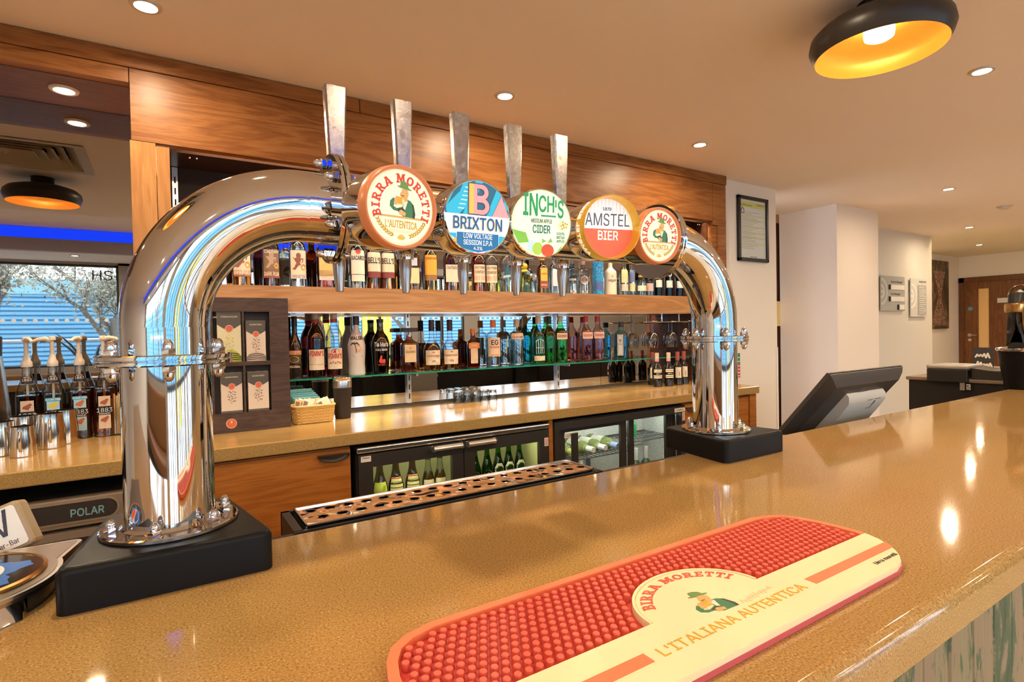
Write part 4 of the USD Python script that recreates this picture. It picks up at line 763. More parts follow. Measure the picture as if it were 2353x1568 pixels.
# ================================================================ soft-drink dispenser at the left edge
S = Thing('soda_dispenser', 'chrome soft drink dispenser head with a round blue and red badge', 'drink dispenser', (-.21, .86, -.30))
o = unary_union([Point(-.218, .850).buffer(.106, 32), Polygon([(-.48, .752), (-.218, .748), (-.122, .85), (-.100, .945), (-.48, .955)])]).buffer(-.008).buffer(.008, 6)
S.at('head', cat(prism(o, -.279, -.2712), prism(o.buffer(-.003), -.2712, -.27)), MAT('dull_chrome', {'p': ('principled_bsdf', {'base_color': (.52, .47, .42), 'metallic': 1., 'roughness': .22})}))
sk = np.array(o.buffer(.004).intersection(sbox(-.6, .6, -.134, 1.)).exterior.coords); sk2 = np.array(o.buffer(-.004).intersection(sbox(-.6, .6, -.136, 1.)).exterior.coords)
S.at('skirt', hull([(x, y, z) for q, z in ((sk, -.30), (sk, -.297), (sk2, -.279)) for x, y in q]), CHROME, smooth=40)
S.at('recess', prism(o.buffer(-.006).intersection(sbox(-.134, .6, 0, 1.)), -.2995, -.279), BLACKP)
S.at('lip', prism(o.buffer(.002).difference(o.buffer(-.004)), -.2745, -.2705), STEEL)
dm = lambda q, z=0.: mv(mv(q, (0, 0, 0), s=(1.2, 1.2, 1.)), (-.204, .852, -.27+z))
S.at('badge_rim', dm(lathe([(.066, 0), (.0665, .003), (.0635, .0045), (.0625, .003), (.0625, 0)], 48)), P((.66, .40, .14), .2, metal=1.), smooth=40)
S.at('badge_face', dm(lathe([(0, 0), (.0625, 0), (.0625, .003), (0, .003)], 40)), P((.02, .016, .016), .12))
spl = Polygon([((.046+.008*math.sin(k*7.1)+.004*(k % 2))*math.cos(k*2*PI/46), (.046+.008*math.sin(k*7.1)+.004*(k % 2))*math.sin(k*2*PI/46)) for k in range(46)])
S.at('splash_print', dm(prism(spl, 0, .0004), .003), P((.012, .13, .50), .3))
cc = Point(0, 0).buffer(.031, 24)
S.at('disc_print', dm(prism(cc.buffer(.003), 0, .0004), .0034), P((.80, .72, .66), .3))
wv = [(x, .006*math.sin(x*90)+.004+.25*x) for x in np.linspace(-.04, .04, 24)]; wl = [(x, -.006+.006*math.sin(x*90+.5)+.25*x) for x in np.linspace(-.04, .04, 24)]
S.at('red_print', dm(prism(cc.intersection(Polygon(wv+[(.04, .05), (-.04, .05)])), 0, .0004), .0038), P((.72, .10, .05), .3)); S.at('blue_print', dm(prism(cc.intersection(Polygon(wl+[(.04, -.05), (-.04, -.05)])), 0, .0004), .0038), P((.02, .09, .42), .3))
g = Thing('dispenser_gun', 'clear block with a black letter W on a chrome hose holder', 'soda gun', (-.19, 1.0, -.30))
Q = lambda q: frame(mv(q, s=(1.15, 1.15, 1.15)), (-.196, .985, -.256), (.90, -.10, .36), (-.33, .25, .90))
g.at('block', Q(rbox(-.030, .030, -.028, .028, -.03, .0, .005, 2)), P((.55, .42, .26), .1, trans=.25)); g.at('face_plate', Q(prism(rrect(.052, .048, .004), 0, .0012)), P((.82, .74, .64), .25))
g.at('lettering', Q(mv(tfit('W', .030, .036, .0006), (0, -.008, .0012))), P((.03, .02, .03), .4)); g.at('lettering', Q(mv(tfit('Wunder-Bar', .0058, .036, .0005), (0, -.020, .0012))), P((.1, .06, .05), .4))
g.at('hose', tube([(-.178, 1.0, -.285), (-.165, 1.003, -.305), (-.15, 1.01, -.34)], .010, 12), CHROME, smooth=True); g.at('holder', cat(tube(arc((-.15, 1.0), .03, 0, 2*PI, 20, 'xy', -.310), .0035, 8), box(-.30, -.12, .96, 1.05, -.348, -.338)), CHROME, smooth=40)

# ================================================================ till screen, printer and machine behind the counter on the right
k = Thing('till_screen', 'black point of sale screen seen from behind, pale cover on its back', 'till screen', (2.0, 1.1, -.40))
xd, yd = (1, 0, 0), (0, -.17, .212)
sc = lambda q: frame(q, (2.005, 1.005, -.262), xd, (0, -.63, .777))
nrm = np.cross((1, 0, 0), (0, -.63, .777))     # points to the customer side and down
k.at('housing', sc(hull([(sx*(.245-a), sy*(.137-a), z) for sx in (-1, 1) for sy in (-1, 1) for a, z in ((.003, -.012), (0, -.009), (0, .002), (.012, .016), (.032, .030))])), P((.055, .045, .038), .42, name='till_black'), smooth=30)
k.at('screen_face', sc(box(-.225, .225, -.117, .117, -.0135, -.012)), P((.02, .03, .05), .05))
k.at('seam', sc(box(-.246, .246, .1355, .139, -.004, -.002)), DARK)
k.at('label_plate', sc(mv(prism(rrect(.07, .03, .002), 0, .0008), (.0, .075, .030))), P((.09, .07, .055), .5))
cov = [(0, .030), (.006, .040), (.016, .047), (.03, .05), (.15, .05)]
k.at('back_cover', sc(hull([(.02+sx*(.125), y, z) for sx in (-1, 1) for y, z in ((.068, .028), (.063, .045), (.045, .058), (.0, .062), (-.16, .066), (-.16, .02))])), P((.62, .585, .52), .42, name='pale_grey_plastic'), smooth=40)
k.at('cover_slots', sc(mv(cat(box(.0, .03, .025, .0265, .0555, .0575), box(.045, .047, -.01, .022, .058, .0625), box(.02, .045, -.011, -.009, .0605, .0625), box(.05, .085, .026, .0275, .055, .0575)), (.02, .024, 0))), P((.25, .24, .22), .6))
k.at('neck', box(1.86, 2.14, 1.03, 1.10, -.55, -.36, .01), P((.33, .30, .26), .5)); k.at('foot', box(1.78, 2.22, .95, 1.25, -.56, -.545, .004), BLACKP)
ul = Thing('back_shelf', 'black under-counter shelf unit behind the bar counter on the right', 'shelf unit', (2.3, 1.0, -1.4)); ul.at('body', box(1.55, 3.05, .88, 1.3, -1.4, -.58), BLACKM); ul.at('top', box(1.55, 3.05, .875, 1.3, -.58, -.56), BLACKP)
st = Thing('side_counter', 'black side counter with brown top beyond the till', 'counter', (3.8, .95, -1.4))
st.at('body', box(3.345, 4.4, .50, 1.335, -1.4, -.298), P((.016, .012, .010), .5)); st.at('top', box(3.332, 4.42, .49, 1.345, -.298, -.28, .003), P((.24, .16, .10), .35))
sp = Thing('stand_cabinet', 'low black cabinet carrying the machine beyond the counter end', 'cabinet', (3.24, .8, -1.4)); sp.at('body', box(3.155, 3.33, .50, 1.02, -1.4, -.375), BLACKM); sp.at('top', box(3.152, 3.331, .49, 1.03, -.375, -.36, .003), BLACKP)
pr = Thing('receipt_printer', 'black receipt printer with silver lid beyond the till', 'printer', (3.40, 1.155, -.28))
pr.at('body', rbox(3.315, 3.52, 1.07, 1.24, -.279, -.232, .006, 2), P((.025, .022, .02), .3)); pr.at('front_panel', rbox(3.305, 3.331, 1.07, 1.24, -.297, -.232, .004, 2), P((.025, .022, .02), .25)); pr.at('lid', rbox(3.303, 3.522, 1.068, 1.242, -.232, -.214, .006, 2), P((.40, .35, .31), .35, metal=.4)); pr.at('lid_window', rbox(3.34, 3.47, 1.10, 1.22, -.216, -.210, .002, 2), P((.62, .58, .54), .2))
pr.at('bracket', box(3.318, 3.331, 1.085, 1.105, -.335, -.297), STEEL); pr.at('sticker', box(3.316, 3.3185, 1.062, 1.078, -.33, -.303), P((.7, .62, .52), .5))
pr.at('lettering', frame(text('5', .018, .0006, True), (3.3155, 1.070, -.326), (0, -1, 0), (0, 0, 1)), INK)
tb = Thing('terminal_box', 'black card terminal block beside the receipt printer', 'terminal', (3.42, 1.0, -.28)); tb.at('body', hull([(x, y, z) for x in (3.334, 3.52) for y, z in ((1.062, -.279), (.92, -.279), (.92, -.245), (1.02, -.24), (1.062, -.225))]), P((.035, .03, .025), .35)); tb.at('lid', box(3.34, 3.51, .925, 1.015, -.2415, -.234, .003), P((.05, .042, .035), .3))
me = Thing('table_card', 'small black tent card with white script near the printer', 'card', (3.9, 1.19, -.28))
mc = lambda q: frame(q, (3.9, 1.19, -.214), (.3, -.95, 0), (.12, .03, 1)); me.at('card', mc(box(-.045, .045, -.064, .07, -.002, 0)), P((.03, .025, .022), .4)); me.at('lettering', mc(cat(mv(scribble(.06, .030, 4, 7, .14, .0006), (-.003, .015, 0)), mv(scribble(.066, .032, 5, 8, .14, .0006), (.003, -.042, 0)))), P((.72, .62, .50), .5)); me.at('easel', mc(box(-.02, .02, -.055, .02, -.02, -.002)), P((.55, .38, .16), .5))
cm = Thing('coffee_grinder', 'black and chrome countertop machine with a wide bowl at the right edge', 'coffee machine', (3.243, .83, -.36))
cm.add('base', lathe([(0, 0), (.085, 0), (.088, .01), (.082, .05), (0, .05)], 40), BLACKP, smooth=40)
cm.add('bowl', lathe([(.080, .05), (.084, .08), (.105, .215), (.108, .228)], 56), BLACKW, smooth=True)
cm.add('bowl_rim', lathe([(.108, .228), (.112, .234), (.110, .242), (.098, .244), (.094, .238), (.06, .232), (0, .23)], 56), CHROME, smooth=50)
cm.add('arm', tube([(.02, .03, .235), (.0, .03, .32), (-.012, .03, .40), (-.005, .03, .25), (.02, .03, .475), (.08, .03, .485)], np.array([.045, .043, .042, .043, .044, .044]), 24), BLACKP, smooth=True)
cm.add('arm_trim', cat(tube([(-.012, .0, .26), (-.034, .0, .33), (-.044, .0, .40), (-.036, .0, .445)], .012, 10), mv(lathe([(.046, 0), (.048, .006), (.048, .034), (.046, .04)], 32), (-.012, .03, .40)), mv(lathe([(.0455, 0), (.047, .004), (.047, .03), (.0455, .034)], 32), (.02, .03, .478), ry=PI/2)), P((.62, .36, .12), .2, metal=1.), smooth=40)

# ================================================================ bottles
PROF = {
 'spirit': [(.90, 0), (1, .012), (1, .60), (.97, .66), (.80, .74), (.50, .82), (.38, .87), (.36, .93), (.36, 1)],
 'straight': [(.92, 0), (1, .012), (1, .66), (.98, .70), (.86, .76), (.55, .81), (.40, .85), (.36, .9), (.36, 1)],
 'shoulder': [(.92, 0), (1, .015), (1, .70), (.96, .755), (.75, .80), (.45, .825), (.36, .85), (.35, 1)],
 'malibu': [(.86, 0), (.95, .02), (.90, .22), (1, .48), (.99, .56), (.84, .66), (.48, .78), (.33, .86), (.32, 1)],
 'liqueur': [(.80, 0), (.84, .015), (.92, .2), (1, .52), (.97, .60), (.78, .70), (.44, .78), (.34, .84), (.33, 1)],
 'cognac': [(.88, 0), (.96, .02), (1, .30), (1, .46), (.86, .56), (.55, .64), (.34, .70), (.30, .78), (.29, 1)],
 'bailey': [(.9, 0), (1, .015), (1, .50), (.92, .58), (.66, .68), (.42, .76), (.36, .82), (.34, 1)],
 'wine': [(.92, 0), (1, .02), (1, .62), (.94, .68), (.60, .76), (.42, .81), (.38, .86), (.37, 1)],
 'beer': [(.9, 0), (1, .015), (1, .56), (.92, .63), (.62, .76), (.46, .86), (.42, .93), (.42, 1)],
 'squat': [(.9, 0), (1, .03), (1, .62), (.90, .72), (.5, .78), (.34, .82), (.33, 1)],
 'syrup': [(.96, 0), (1, .01), (1, .60), (.94, .66), (.52, .82), (.40, .88), (.38, .93), (.38, 1)],
 'stone': [(.92, 0), (1, .012), (1, .60), (.96, .67), (.55, .74), (.36, .78), (.34, .84), (.34, 1)],
 'can': [(.96, 0), (1, .01), (1, .94), (.98, .97), (.9, 1)],
 'decanter': [(.94, 0), (1, .03), (1, .62), (.9, .69), (.45, .76), (.32, .80), (.30, 1)],
}
LIQ = {}
def liquid(c):
    c = tuple(c)
    if c not in LIQ: LIQ[c] = MAT(f'liquid_{len(LIQ):02d}', {'p': ('principled_bsdf', {'base_color': c, 'roughness': .0, 'ior': 1.33, 'transmission_weight': 1.})})
    return LIQ[c]
THIN = {}
def tglass(c):
    c = tuple(c)
    if c not in THIN: THIN[c] = bglass(f'bottle_glass_{len(THIN):02d}', c)
    return THIN[c]
def section(prof, r, h, k=1., zmax=None, zmin=0.):
    out = []
    for (a, z) in prof:
        if zmax is not None and z*h > zmax: break
        out.append((max(a*r*k, 1e-4), z*h))
    if zmax is not None and out[-1][1] < zmax-1e-5:
        rs, zs = [a*r*k for a, _ in prof], [z*h for _, z in prof]; out.append((float(np.interp(zmax, zs, rs)), zmax))
    return out
def bottle(name, label, X, Y, z, h, r, shape, glass, fill=None, lev=.9, cap=(.10, (.02, .02, .02)), labels=(), texts=(), rot=None, p=2., ax=1., ay=1., group=None, cat_='bottle', opaque=None, caplab=None):
    """labels: (z0, z1, half angle, colour); texts: (string, z, height, colour, squeeze); heights as fractions of h."""
    if rot is None: rot = -.55*math.atan2(X, Y)
    t = Thing(name, label, cat_, (X, Y, z), rot, group)
    hb = h*(1-cap[0]*.6); pf = PROF[shape]
    body = lathe([(0, 0)]+section(pf, r, hb)+[(0, hb)] if opaque else [(1e-4, 0)]+section(pf, r, hb), 32, p, ax, ay)
    t.add('glass', body, opaque or tglass(glass), smooth=42)
    if fill:
        zl = hb*lev
        t.add('liquid', mv(lathe([(0, 0)]+section(pf, r, hb, .93, zl)+[(0, zl)], 32, p, ax, ay), (0, 0, .004), s=(1, 1, (hb-.006)/hb)), liquid(fill), smooth=42)
    rn = pf[-1][0]*r*min(ax, ay) if p == 2 else pf[-1][0]*r
    if cap[0] > 0:
        cr = rn*1.12*(cap[2] if len(cap) > 2 else 1.); zc0 = h*(1-cap[0])
        t.add('cap', lathe([(cr, zc0), (cr*1.03, zc0+.001), (cr*1.0, h-.002), (cr*.94, h), (0, h)], 20, *((p, ax, ay) if len(cap) > 3 else ())), P(cap[1], .35), smooth=40, label=caplab)
    flat = p > 2.5 or shape == 'flat'
    for lb in labels:
        z0, z1, ha, c = lb[:4]
        if flat:
            w = ha*r*ax; t.add('label', front(prism(rrect(2*w, (z1-z0)*h, .003), 0, .0006), 0, -r*ay-.0002, (z0+z1)/2*h), P(c, .5))
        else:
            zs = [v*h for v in np.linspace(z0, z1, 7)]; zz2, rs = [q[1]*hb for q in pf], [q[0]*r for q in pf]
            t.add('label', lathe([(float(np.interp(v, zz2, rs))+.0005, v) for v in zs], 16, 2., 1, 1, -PI/2-ha, -PI/2+ha), P(c, .5), smooth=60)
    for tx in texts:
        s, zt, ht, c, sq = tx[:5]
        q = text(s, ht*h, .0003, True, sq); wq = q[0][:, 0].max()-q[0][:, 0].min()
        lim = (1.30*r*ax if flat else 1.62*r) if not labels else (2*max(l_[2] for l_ in labels[:1])*r*(ax if flat else 1.)*.86)
        if wq > lim: q = (q[0]*np.array([lim/wq, 1, 1]), q[1])
        if flat: t.add('lettering', front(q, 0, -r*ay-.0010, zt*h), P(c, .5))
        else:
            rr = float(np.interp(zt*h, [v[1]*hb for v in pf], [v[0]*r for v in pf])); t.add('lettering', bend(q, rr, zt*h, .0012), P(c, .5))
    return t
CLEAR = (.90, .92, .91); AMBER = (.55, .22, .03); GREENG = (.10, .42, .10); DKG = (.10, .14, .03); BLUEG = (.20, .66, .72)
OP = lambda c, r=.12: P(c, r, coat=.5)
K = (.02, .02, .02); CR = (.80, .68, .50); WH = (.82, .80, .74); GO = (.62, .36, .06); RD = (.55, .04, .03)
GSZ, GSY, G1 = -.206, 2.808, 'spirit bottles on the glass shelf'
def gb(*a, **k): return bottle('spirit_bottle', a[0], a[1], GSY, GSZ, *a[2:], group=G1, **k)
t = gb('black cream-liqueur bottle with gold and cream label, first on the glass shelf', .536, .300, .034, 'bailey', K, opaque=OP((.02, .014, .010)), cap=(.16, (.015, .012, .01)), labels=[(.38, .45, 1.1, (.62, .22, .06)), (.24, .38, .95, (.10, .07, .03))], texts=[('BAILEYS', .395, .045, CR, .72), ('ORIGINAL', .175, .035, CR, .75)], rot=-.3)
t.add('label_oval', bend(prism(ell(.022, .015), 0, .0004), .034, .31*.3, .0010), P((.62, .50, .24), .5)); t.add('label_motif', bend(prism(ell(.010, .006), 0, .0004), .034, .31*.3, .0014), P((.16, .13, .05), .5))
t = gb('dark red fruit cup bottle, full, cream label with red lettering', .635, .318, .0415, 'spirit', CLEAR, (.16, .006, .006), .93, cap=(.10, (.52, .46, .42)), labels=[(.115, .43, 1.0, CR), (.195, .205, 1.01, (.10, .02, .02))], texts=[("PIMM'S", .33, .075, RD, .68)])
t.add('cap_band', lathe([(.0175, .268), (.0178, .283), (.0165, .284)], 20), P((.35, .05, .05), .4))
t = gb('nearly empty clear fruit cup bottle with umbrella label', .724, .320, .0405, 'spirit', CLEAR, (.34, .02, .02), .16, cap=(.10, (.60, .54, .50)), labels=[(.115, .44, 1.0, CR), (.195, .205, 1.01, (.10, .02, .02))], texts=[("PIMM'S", .28, .075, RD, .68)])
t.add('cap_band', lathe([(.0175, .270), (.0178, .286), (.0165, .287)], 20), P((.50, .05, .05), .4))
um = Point(0, 0).buffer(.02, 16).intersection(sbox(-.03, 0, .03, .03)); t.add('umbrella_print', bend(prism(um, 0, .0003), .0405, .118, .001), P((.10, .10, .30), .5)); t.add('umbrella_panel', bend(prism(um.intersection(Polygon([(-.012, 0), (.004, 0), (0, .02)])), 0, .0003), .0405, .118, .0014), P(RD, .5))
t.add('fruit_print', bend(prism(unary_union([Point(-.022+.011*k, .068+.004*(k % 2)).buffer(.004, 4) for k in range(5)]), 0, .0003), .0405, 0, .001), P((.45, .10, .06), .5))
t = gb('frosted white coconut rum bottle with palm tree print', .836, .300, .0445, 'malibu', K, opaque=OP((.66, .64, .61), .25), cap=(.15, (.05, .025, .015)), texts=[('MALIBU', .60, .055, K, .92)])
t.add('sun_print', bend(prism(Point(0, .135).buffer(.017, 14), 0, .0003), .0435, 0, .001), P((.85, .45, .04), .5))
palm = unary_union([LineString([(-.006, .115), (-.009, .14), (-.014, .158)]).buffer(.0016), *[LineString([(-.014, .158), (-.014+.014*math.cos(a), .158+.006*math.sin(a)+.004), (-.014+.022*math.cos(a), .152+.006*math.sin(a))]).buffer(.0018) for a in (0, .8, 1.8, 2.6, 3.4)]]); t.add('palm_print', bend(prism(palm, 0, .0003), .0435, 0, .0014), P((.06, .03, .02), .5)); t.add('text_lines', bend(prism(unary_union([sbox(-.026, .098, .026, .1), sbox(-.022, .092, .022, .094)]), 0, .0003), .043, 0, .001), P((.2, .18, .16), .5))
t = gb('dark coffee liqueur bottle with white script and red motif', .962, .284, .047, 'liqueur', DKG, (.03, .018, .006), .80, cap=(.06, (.02, .02, .015)), texts=[('Tia Maria', .50, .075, WH, .72), ('COLD BREW', .42, .035, WH, .8)])
t.add('red_motif', bend(prism(unary_union([sbox(-.010, .055, .018, .075), Polygon([(-.016, .06), (-.006, .095), (.002, .095), (0, .06)])]), 0, .0003), .044, 0, .0012), P((.66, .08, .05), .5)); t.add('lettering', bend(text('SPIRIT', .009, .0003, True, .9), .043, .042, .0012), P(RD, .5))
t = gb('square amaretto bottle with wide black cap and cream label', 1.123, .236, .0385, 'decanter', (.86, .80, .76), (.52, .12, .03), .90, cap=(.09, (.03, .022, .016), 2.75, 1), p=5., ax=1.28, ay=.85, labels=[(.22, .62, .62, (.76, .62, .36))], texts=[('DISARONNO', .43, .05, (.25, .16, .06), .8)])
t.add('gold_seal', front(prism(Point(0, 0).buffer(.005, 8), 0, .0004), 0, -.0335, .128), P(GO, .3))
for i, (X, lv, lab) in enumerate(((1.255, .62, 'cognac bottle, half full, cream label, beside the square bottle'), (1.366, .22, 'cognac bottle, nearly empty, cream label, second of the pair'))):
    t = gb(lab, X, .279, .0485, 'cognac', CLEAR, (.52, .17, .03), lv, cap=(.22, (.035, .015, .012)), labels=[(.11, .40, .95, CR)], texts=[('COURVOISIER', .27, .035, (.35, .14, .10), .8), ('VS', .165, .04, (.25, .10, .08), 1.)])
    t.add('seal', bend(prism(Point(0, 0).buffer(.006, 8), 0, .0008), .042, .142, .001), P(GO, .3, metal=.6)); t.add('emblem_print', bend(prism(unary_union([Polygon([(-.006, -.004), (.006, -.004), (.009, .004), (.003, .002), (0, .008), (-.003, .002), (-.009, .004)])]), 0, .0003), .048, .1, .0012), P((.45, .25, .12), .5))
t = gb('short amber orange liqueur bottle with orange cap', 1.512, .226, .0375, 'squat', AMBER, (.42, .10, .01), .9, cap=(.15, (.76, .22, .02)), p=4., labels=[(.12, .50, .55, (.72, .55, .36)), (.50, .64, .85, (.72, .28, .06))], texts=[('COINTREAU', .545, .055, CR, .72)])
t = gb('clear gin bottle with orange neck and cream label with black letters', 1.650, .276, .0425, 'shoulder', CLEAR, (.92, .93, .92), .70, cap=(.16, (.74, .22, .06)), labels=[(.22, .62, 1.0, CR)], texts=[('EG', .47, .10, K, .9), ('RHUBARB', .40, .035, RD, .9)])
t.add('orange_print', bend(prism(unary_union([Point(.008*k-.02, .066+.004*(k % 2)).buffer(.006, 6) for k in range(6)]), 0, .0003), .0425, 0, .0012), P((.78, .40, .10), .5))
t = gb('textured clear gin bottle with pale cap and blush band', 1.815, .279, .0425, 'shoulder', CLEAR, (.93, .94, .93), .82, cap=(.16, (.66, .56, .48)), labels=[(.565, .70, 1.1, (.76, .62, .52))], texts=[('THE BOTANIST', .60, .03, (.3, .2, .16), .9)])
t.add('embossing', bend(prism(unary_union([rrect(.010, .004, .001, -.03+.0125*i+(.006 if j % 2 else 0), .02+.008*j) for i in range(6) for j in range(16)]), 0, .0010), .0425, 0, .0), tglass((.75, .77, .76)), kind='stuff')
t = gb('bright turquoise gin bottle with pale stopper and white arch print', 1.978, .302, .041, 'spirit', (.40, .84, .90), (.25, .80, .88), .74, cap=(.17, (.74, .62, .50)), labels=[(.07, .17, 1.0, (.80, .66, .44))])
ar = unary_union([Point(0, .13).buffer(.027, 16).difference(Point(0, .13).buffer(.024, 16)).intersection(sbox(-.03, .13, .03, .16)), *[sbox(x, .065, x+.003, .15) for x in (-.027, -.013, 0, .011, .024)], sbox(-.027, .065, .027, .068), sbox(-.027, .1, .027, .103)]); t.add('arch_print', bend(prism(ar, 0, .0004), .041, 0, .001), P((.72, .86, .88), .4))
t = gb('plain green gin bottle with black cap', 2.060, .297, .040, 'spirit', (.36, .80, .36), (.14, .72, .18), .90, cap=(.16, (.02, .05, .02)), p=3., labels=[])
t = gb('green gin bottle with pale cap and cream label', 2.150, .299, .0405, 'spirit', (.40, .84, .40), (.18, .76, .22), .80, cap=(.13, (.70, .58, .44)), p=3., labels=[(.50, .635, .86, (.80, .66, .48))], texts=[('Gordon', .545, .06, (.3, .06, .06), .75)])
t.add('embossing', front(prism(unary_union([ell(.006, .012, x, y) for x, y in ((-.015, .05), (0, .06), (.015, .05), (-.01, .09), (.01, .095), (0, .11))]), 0, .001), 0, -.0407, 0), tglass((.4, .8, .4)), kind='stuff')
for X, lab in ((2.362, 'pink gin bottle, the nearer one of the two with crimson caps'), (2.462, 'pink gin bottle, the farther one of the two with crimson caps')):
    t = gb(lab, X, .297, .0405, 'spirit', (.90, .74, .74), (.90, .42, .44), .60, cap=(.13, (.56, .05, .09)), p=3., labels=[(.50, .645, .86, (.82, .60, .48))], texts=[('Gordon', .55, .06, (.4, .06, .10), .75)])
    t.add('embossing', front(prism(unary_union([ell(.006, .012, x, y) for x, y in ((-.015, .05), (0, .06), (.015, .05), (-.01, .09), (.01, .095), (0, .11))]), 0, .001), 0, -.0407, 0), tglass((.85, .6, .6)), kind='stuff')
t = gb('pale blue gin bottle with white framed label, last on the glass shelf', 2.676, .256, .048, 'straight', (.50, .80, .90), (.34, .74, .88), .70, cap=(.14, (.05, .04, .04)), p=3.5, ax=1., ay=.72, labels=[(.10, .66, .42, (.80, .80, .78))], rot=-.9)
t.add('label_frame', front(prism(rrect(.032, .13, .004).difference(rrect(.028, .126, .003)), 0, .0003), 0, -.0358, .097), P((.10, .20, .28), .4)); t.add('portrait_print', front(prism(ell(.008, .012), 0, .0003), 0, -.0358, .128), P((.30, .36, .38), .5)); t.add('lettering', front(text('BOMBAY', .007, .0003, True, .8), 0, -.0358, .10), P((.1, .15, .25), .5))

# upper shelf
USZ, USY, G2 = .222, 2.735, 'bottles on the upper wooden shelf'
def ub(*a, **k): return bottle('spirit_bottle', a[0], a[1], USY, USZ, *a[2:], group=G2, **k)
def figure(t, R, z, s, c1, c2):
    t.add('figure_print', bend(prism(affinity.scale(unary_union([ell(.14, .18, 0, .88), Polygon([(-.35, .78), (.3, .72), (.26, .5), (.1, .36), (.42, .02), (.24, -.02), (.02, .30), (-.2, 0), (-.38, .04), (-.12, .42)])]), s, s, origin=(0, 0)), 0, .0003), R, z, .0012), P(c1, .5))
    t.add('barrel_print', bend(prism(affinity.scale(ell(.16, .2, .3, .18), s, s, origin=(0, 0)), 0, .0003), R, z, .0015), P(c2, .5))
BR, BR2 = (.30, .10, .07), (.62, .32, .08)
t = ub('amber rum bottle with cream label and red figure, first on the upper shelf', .306, .285, .039, 'straight', CLEAR, (.52, .16, .02), .85, labels=[(.20, .62, 1.05, CR), (.16, .26, 1.06, (.34, .10, .06))], texts=[('SPICED GOLD', .185, .05, CR, .75)], cap=(.12, (.05, .03, .02))); figure(t, .039, .085, .075, BR, BR2)
t = ub('dark rum bottle with brown label and pale figure', .428, .292, .0375, 'straight', CLEAR, (.12, .012, .010), .80, labels=[(.17, .60, 1.05, (.24, .15, .09)), (.15, .27, 1.06, (.30, .07, .05))], texts=[('DARK RUM', .185, .06, CR, .8), ('Captain', .54, .05, CR, .9)], cap=(.12, (.04, .02, .02))); figure(t, .0375, .088, .07, (.50, .33, .24), BR2)
t = ub('clear white rum bottle with cream label and red figure', .546, .295, .0385, 'straight', CLEAR, (.93, .94, .93), .85, labels=[(.22, .60, 1.05, CR), (.15, .22, 1.06, (.72, .66, .60))], texts=[('WHITE', .165, .045, (.4, .3, .28), 1.)], cap=(.12, (.55, .5, .45))); figure(t, .0385, .085, .075, BR, BR2)
t = ub('orange-labelled amber bottle behind the first tap nozzle', .674, .292, .043, 'straight', AMBER, (.60, .22, .01), .85, p=4., labels=[(.20, .62, .80, (.80, .52, .18)), (.14, .3, .8, (.72, .58, .52))], texts=[('GOLD', .52, .07, (.55, .28, .03), .9)], cap=(.12, GO))
t = ub('clear white rum bottle with red circle on its cream label', .829, .295, .038, 'straight', CLEAR, (.93, .95, .94), .85, labels=[(.26, .66, 1.0, (.84, .76, .62)), (.14, .25, .95, (.80, .74, .62))], texts=[('BACARDI', .50, .065, K, .78)], cap=(.12, (.6, .56, .52)))
t.add('red_disc', bend(prism(Point(0, 0).buffer(.012, 12), 0, .0004), .038, .187, .0012), P((.66, .10, .08), .5))
for X, lab, rr in ((.912, 'whisky bottle with cream label, partly hidden, left of its twin', .037), (.984, 'whisky bottle with arched cream label and maroon band', .0375)):
    t = ub(lab, X, .288, rr, 'straight', CLEAR, (.55, .18, .02), .86, labels=[(.32, .66, 1.05, CR), (.22, .33, 1.06, (.24, .05, .05))], texts=[("BELL'S", .47, .095, K, .72)], cap=(.12, (.3, .05, .04)))
t = ub('whisky bottle with narrow cream label behind the second tap nozzle', 1.128, .290, .030, 'straight', CLEAR, (.50, .20, .03), .80, p=3.5, labels=[(.14, .42, .8, (.78, .62, .34)), (.46, .60, .5, (.55, .55, .66))], cap=(.12, K))
t = ub('single malt bottle with golden orange label', 1.224, .295, .0365, 'straight', CLEAR, (.66, .36, .03), .80, labels=[(.30, .66, 1.05, (.78, .38, .05)), (.20, .30, 1.05, (.30, .15, .07))], texts=[('GLENMORANGIE', .58, .04, (.45, .16, .02), .66)], cap=(.12, (.35, .12, .02)))
t = ub('triangular malt bottle with wide cream label', 1.347, .295, .041, 'straight', CLEAR, (.42, .12, .01), .84, p=3., labels=[(.18, .50, .9, (.78, .62, .48))], texts=[('Glenfiddich', .42, .06, (.18, .12, .10), .72)], cap=(.12, (.2, .12, .04)))
for X, lab, c in ((1.520, 'orange-red whiskey liqueur bottle, the darker one of the pair', (.62, .10, .02)), (1.600, 'pale amber whiskey liqueur bottle with cream label, the lighter of the pair', (.72, .34, .10))):
    t = ub(lab, X, .285, .0405, 'straight', CLEAR, c, .35 if c[1] > .2 else .88, labels=[(.20, .55, .85, (.80, .62, .44)), (.24, .33, .86, (.52, .20, .14))], texts=[('SOUTHERN', .47, .05, (.2, .12, .1), .72), ('COMFORT', .38, .05, (.2, .12, .1), .78)], cap=(.12, K))
t = ub('clear textured bottle with blue diamond label', 1.705, .290, .038, 'straight', CLEAR, (.90, .84, .70), .3, cap=(.12, (.05, .12, .2)))
t.add('diamond_label', bend(prism(Polygon([(0, .03), (.028, .10), (0, .17), (-.028, .10)]), 0, .0005), .038, 0, .001), P((.05, .24, .38), .4)); t.add('label_stripe', bend(prism(Polygon([(-.024, .088), (.024, .096), (.026, .110), (-.026, .102)]), 0, .0004), .038, 0, .0016), P((.66, .74, .78), .4))
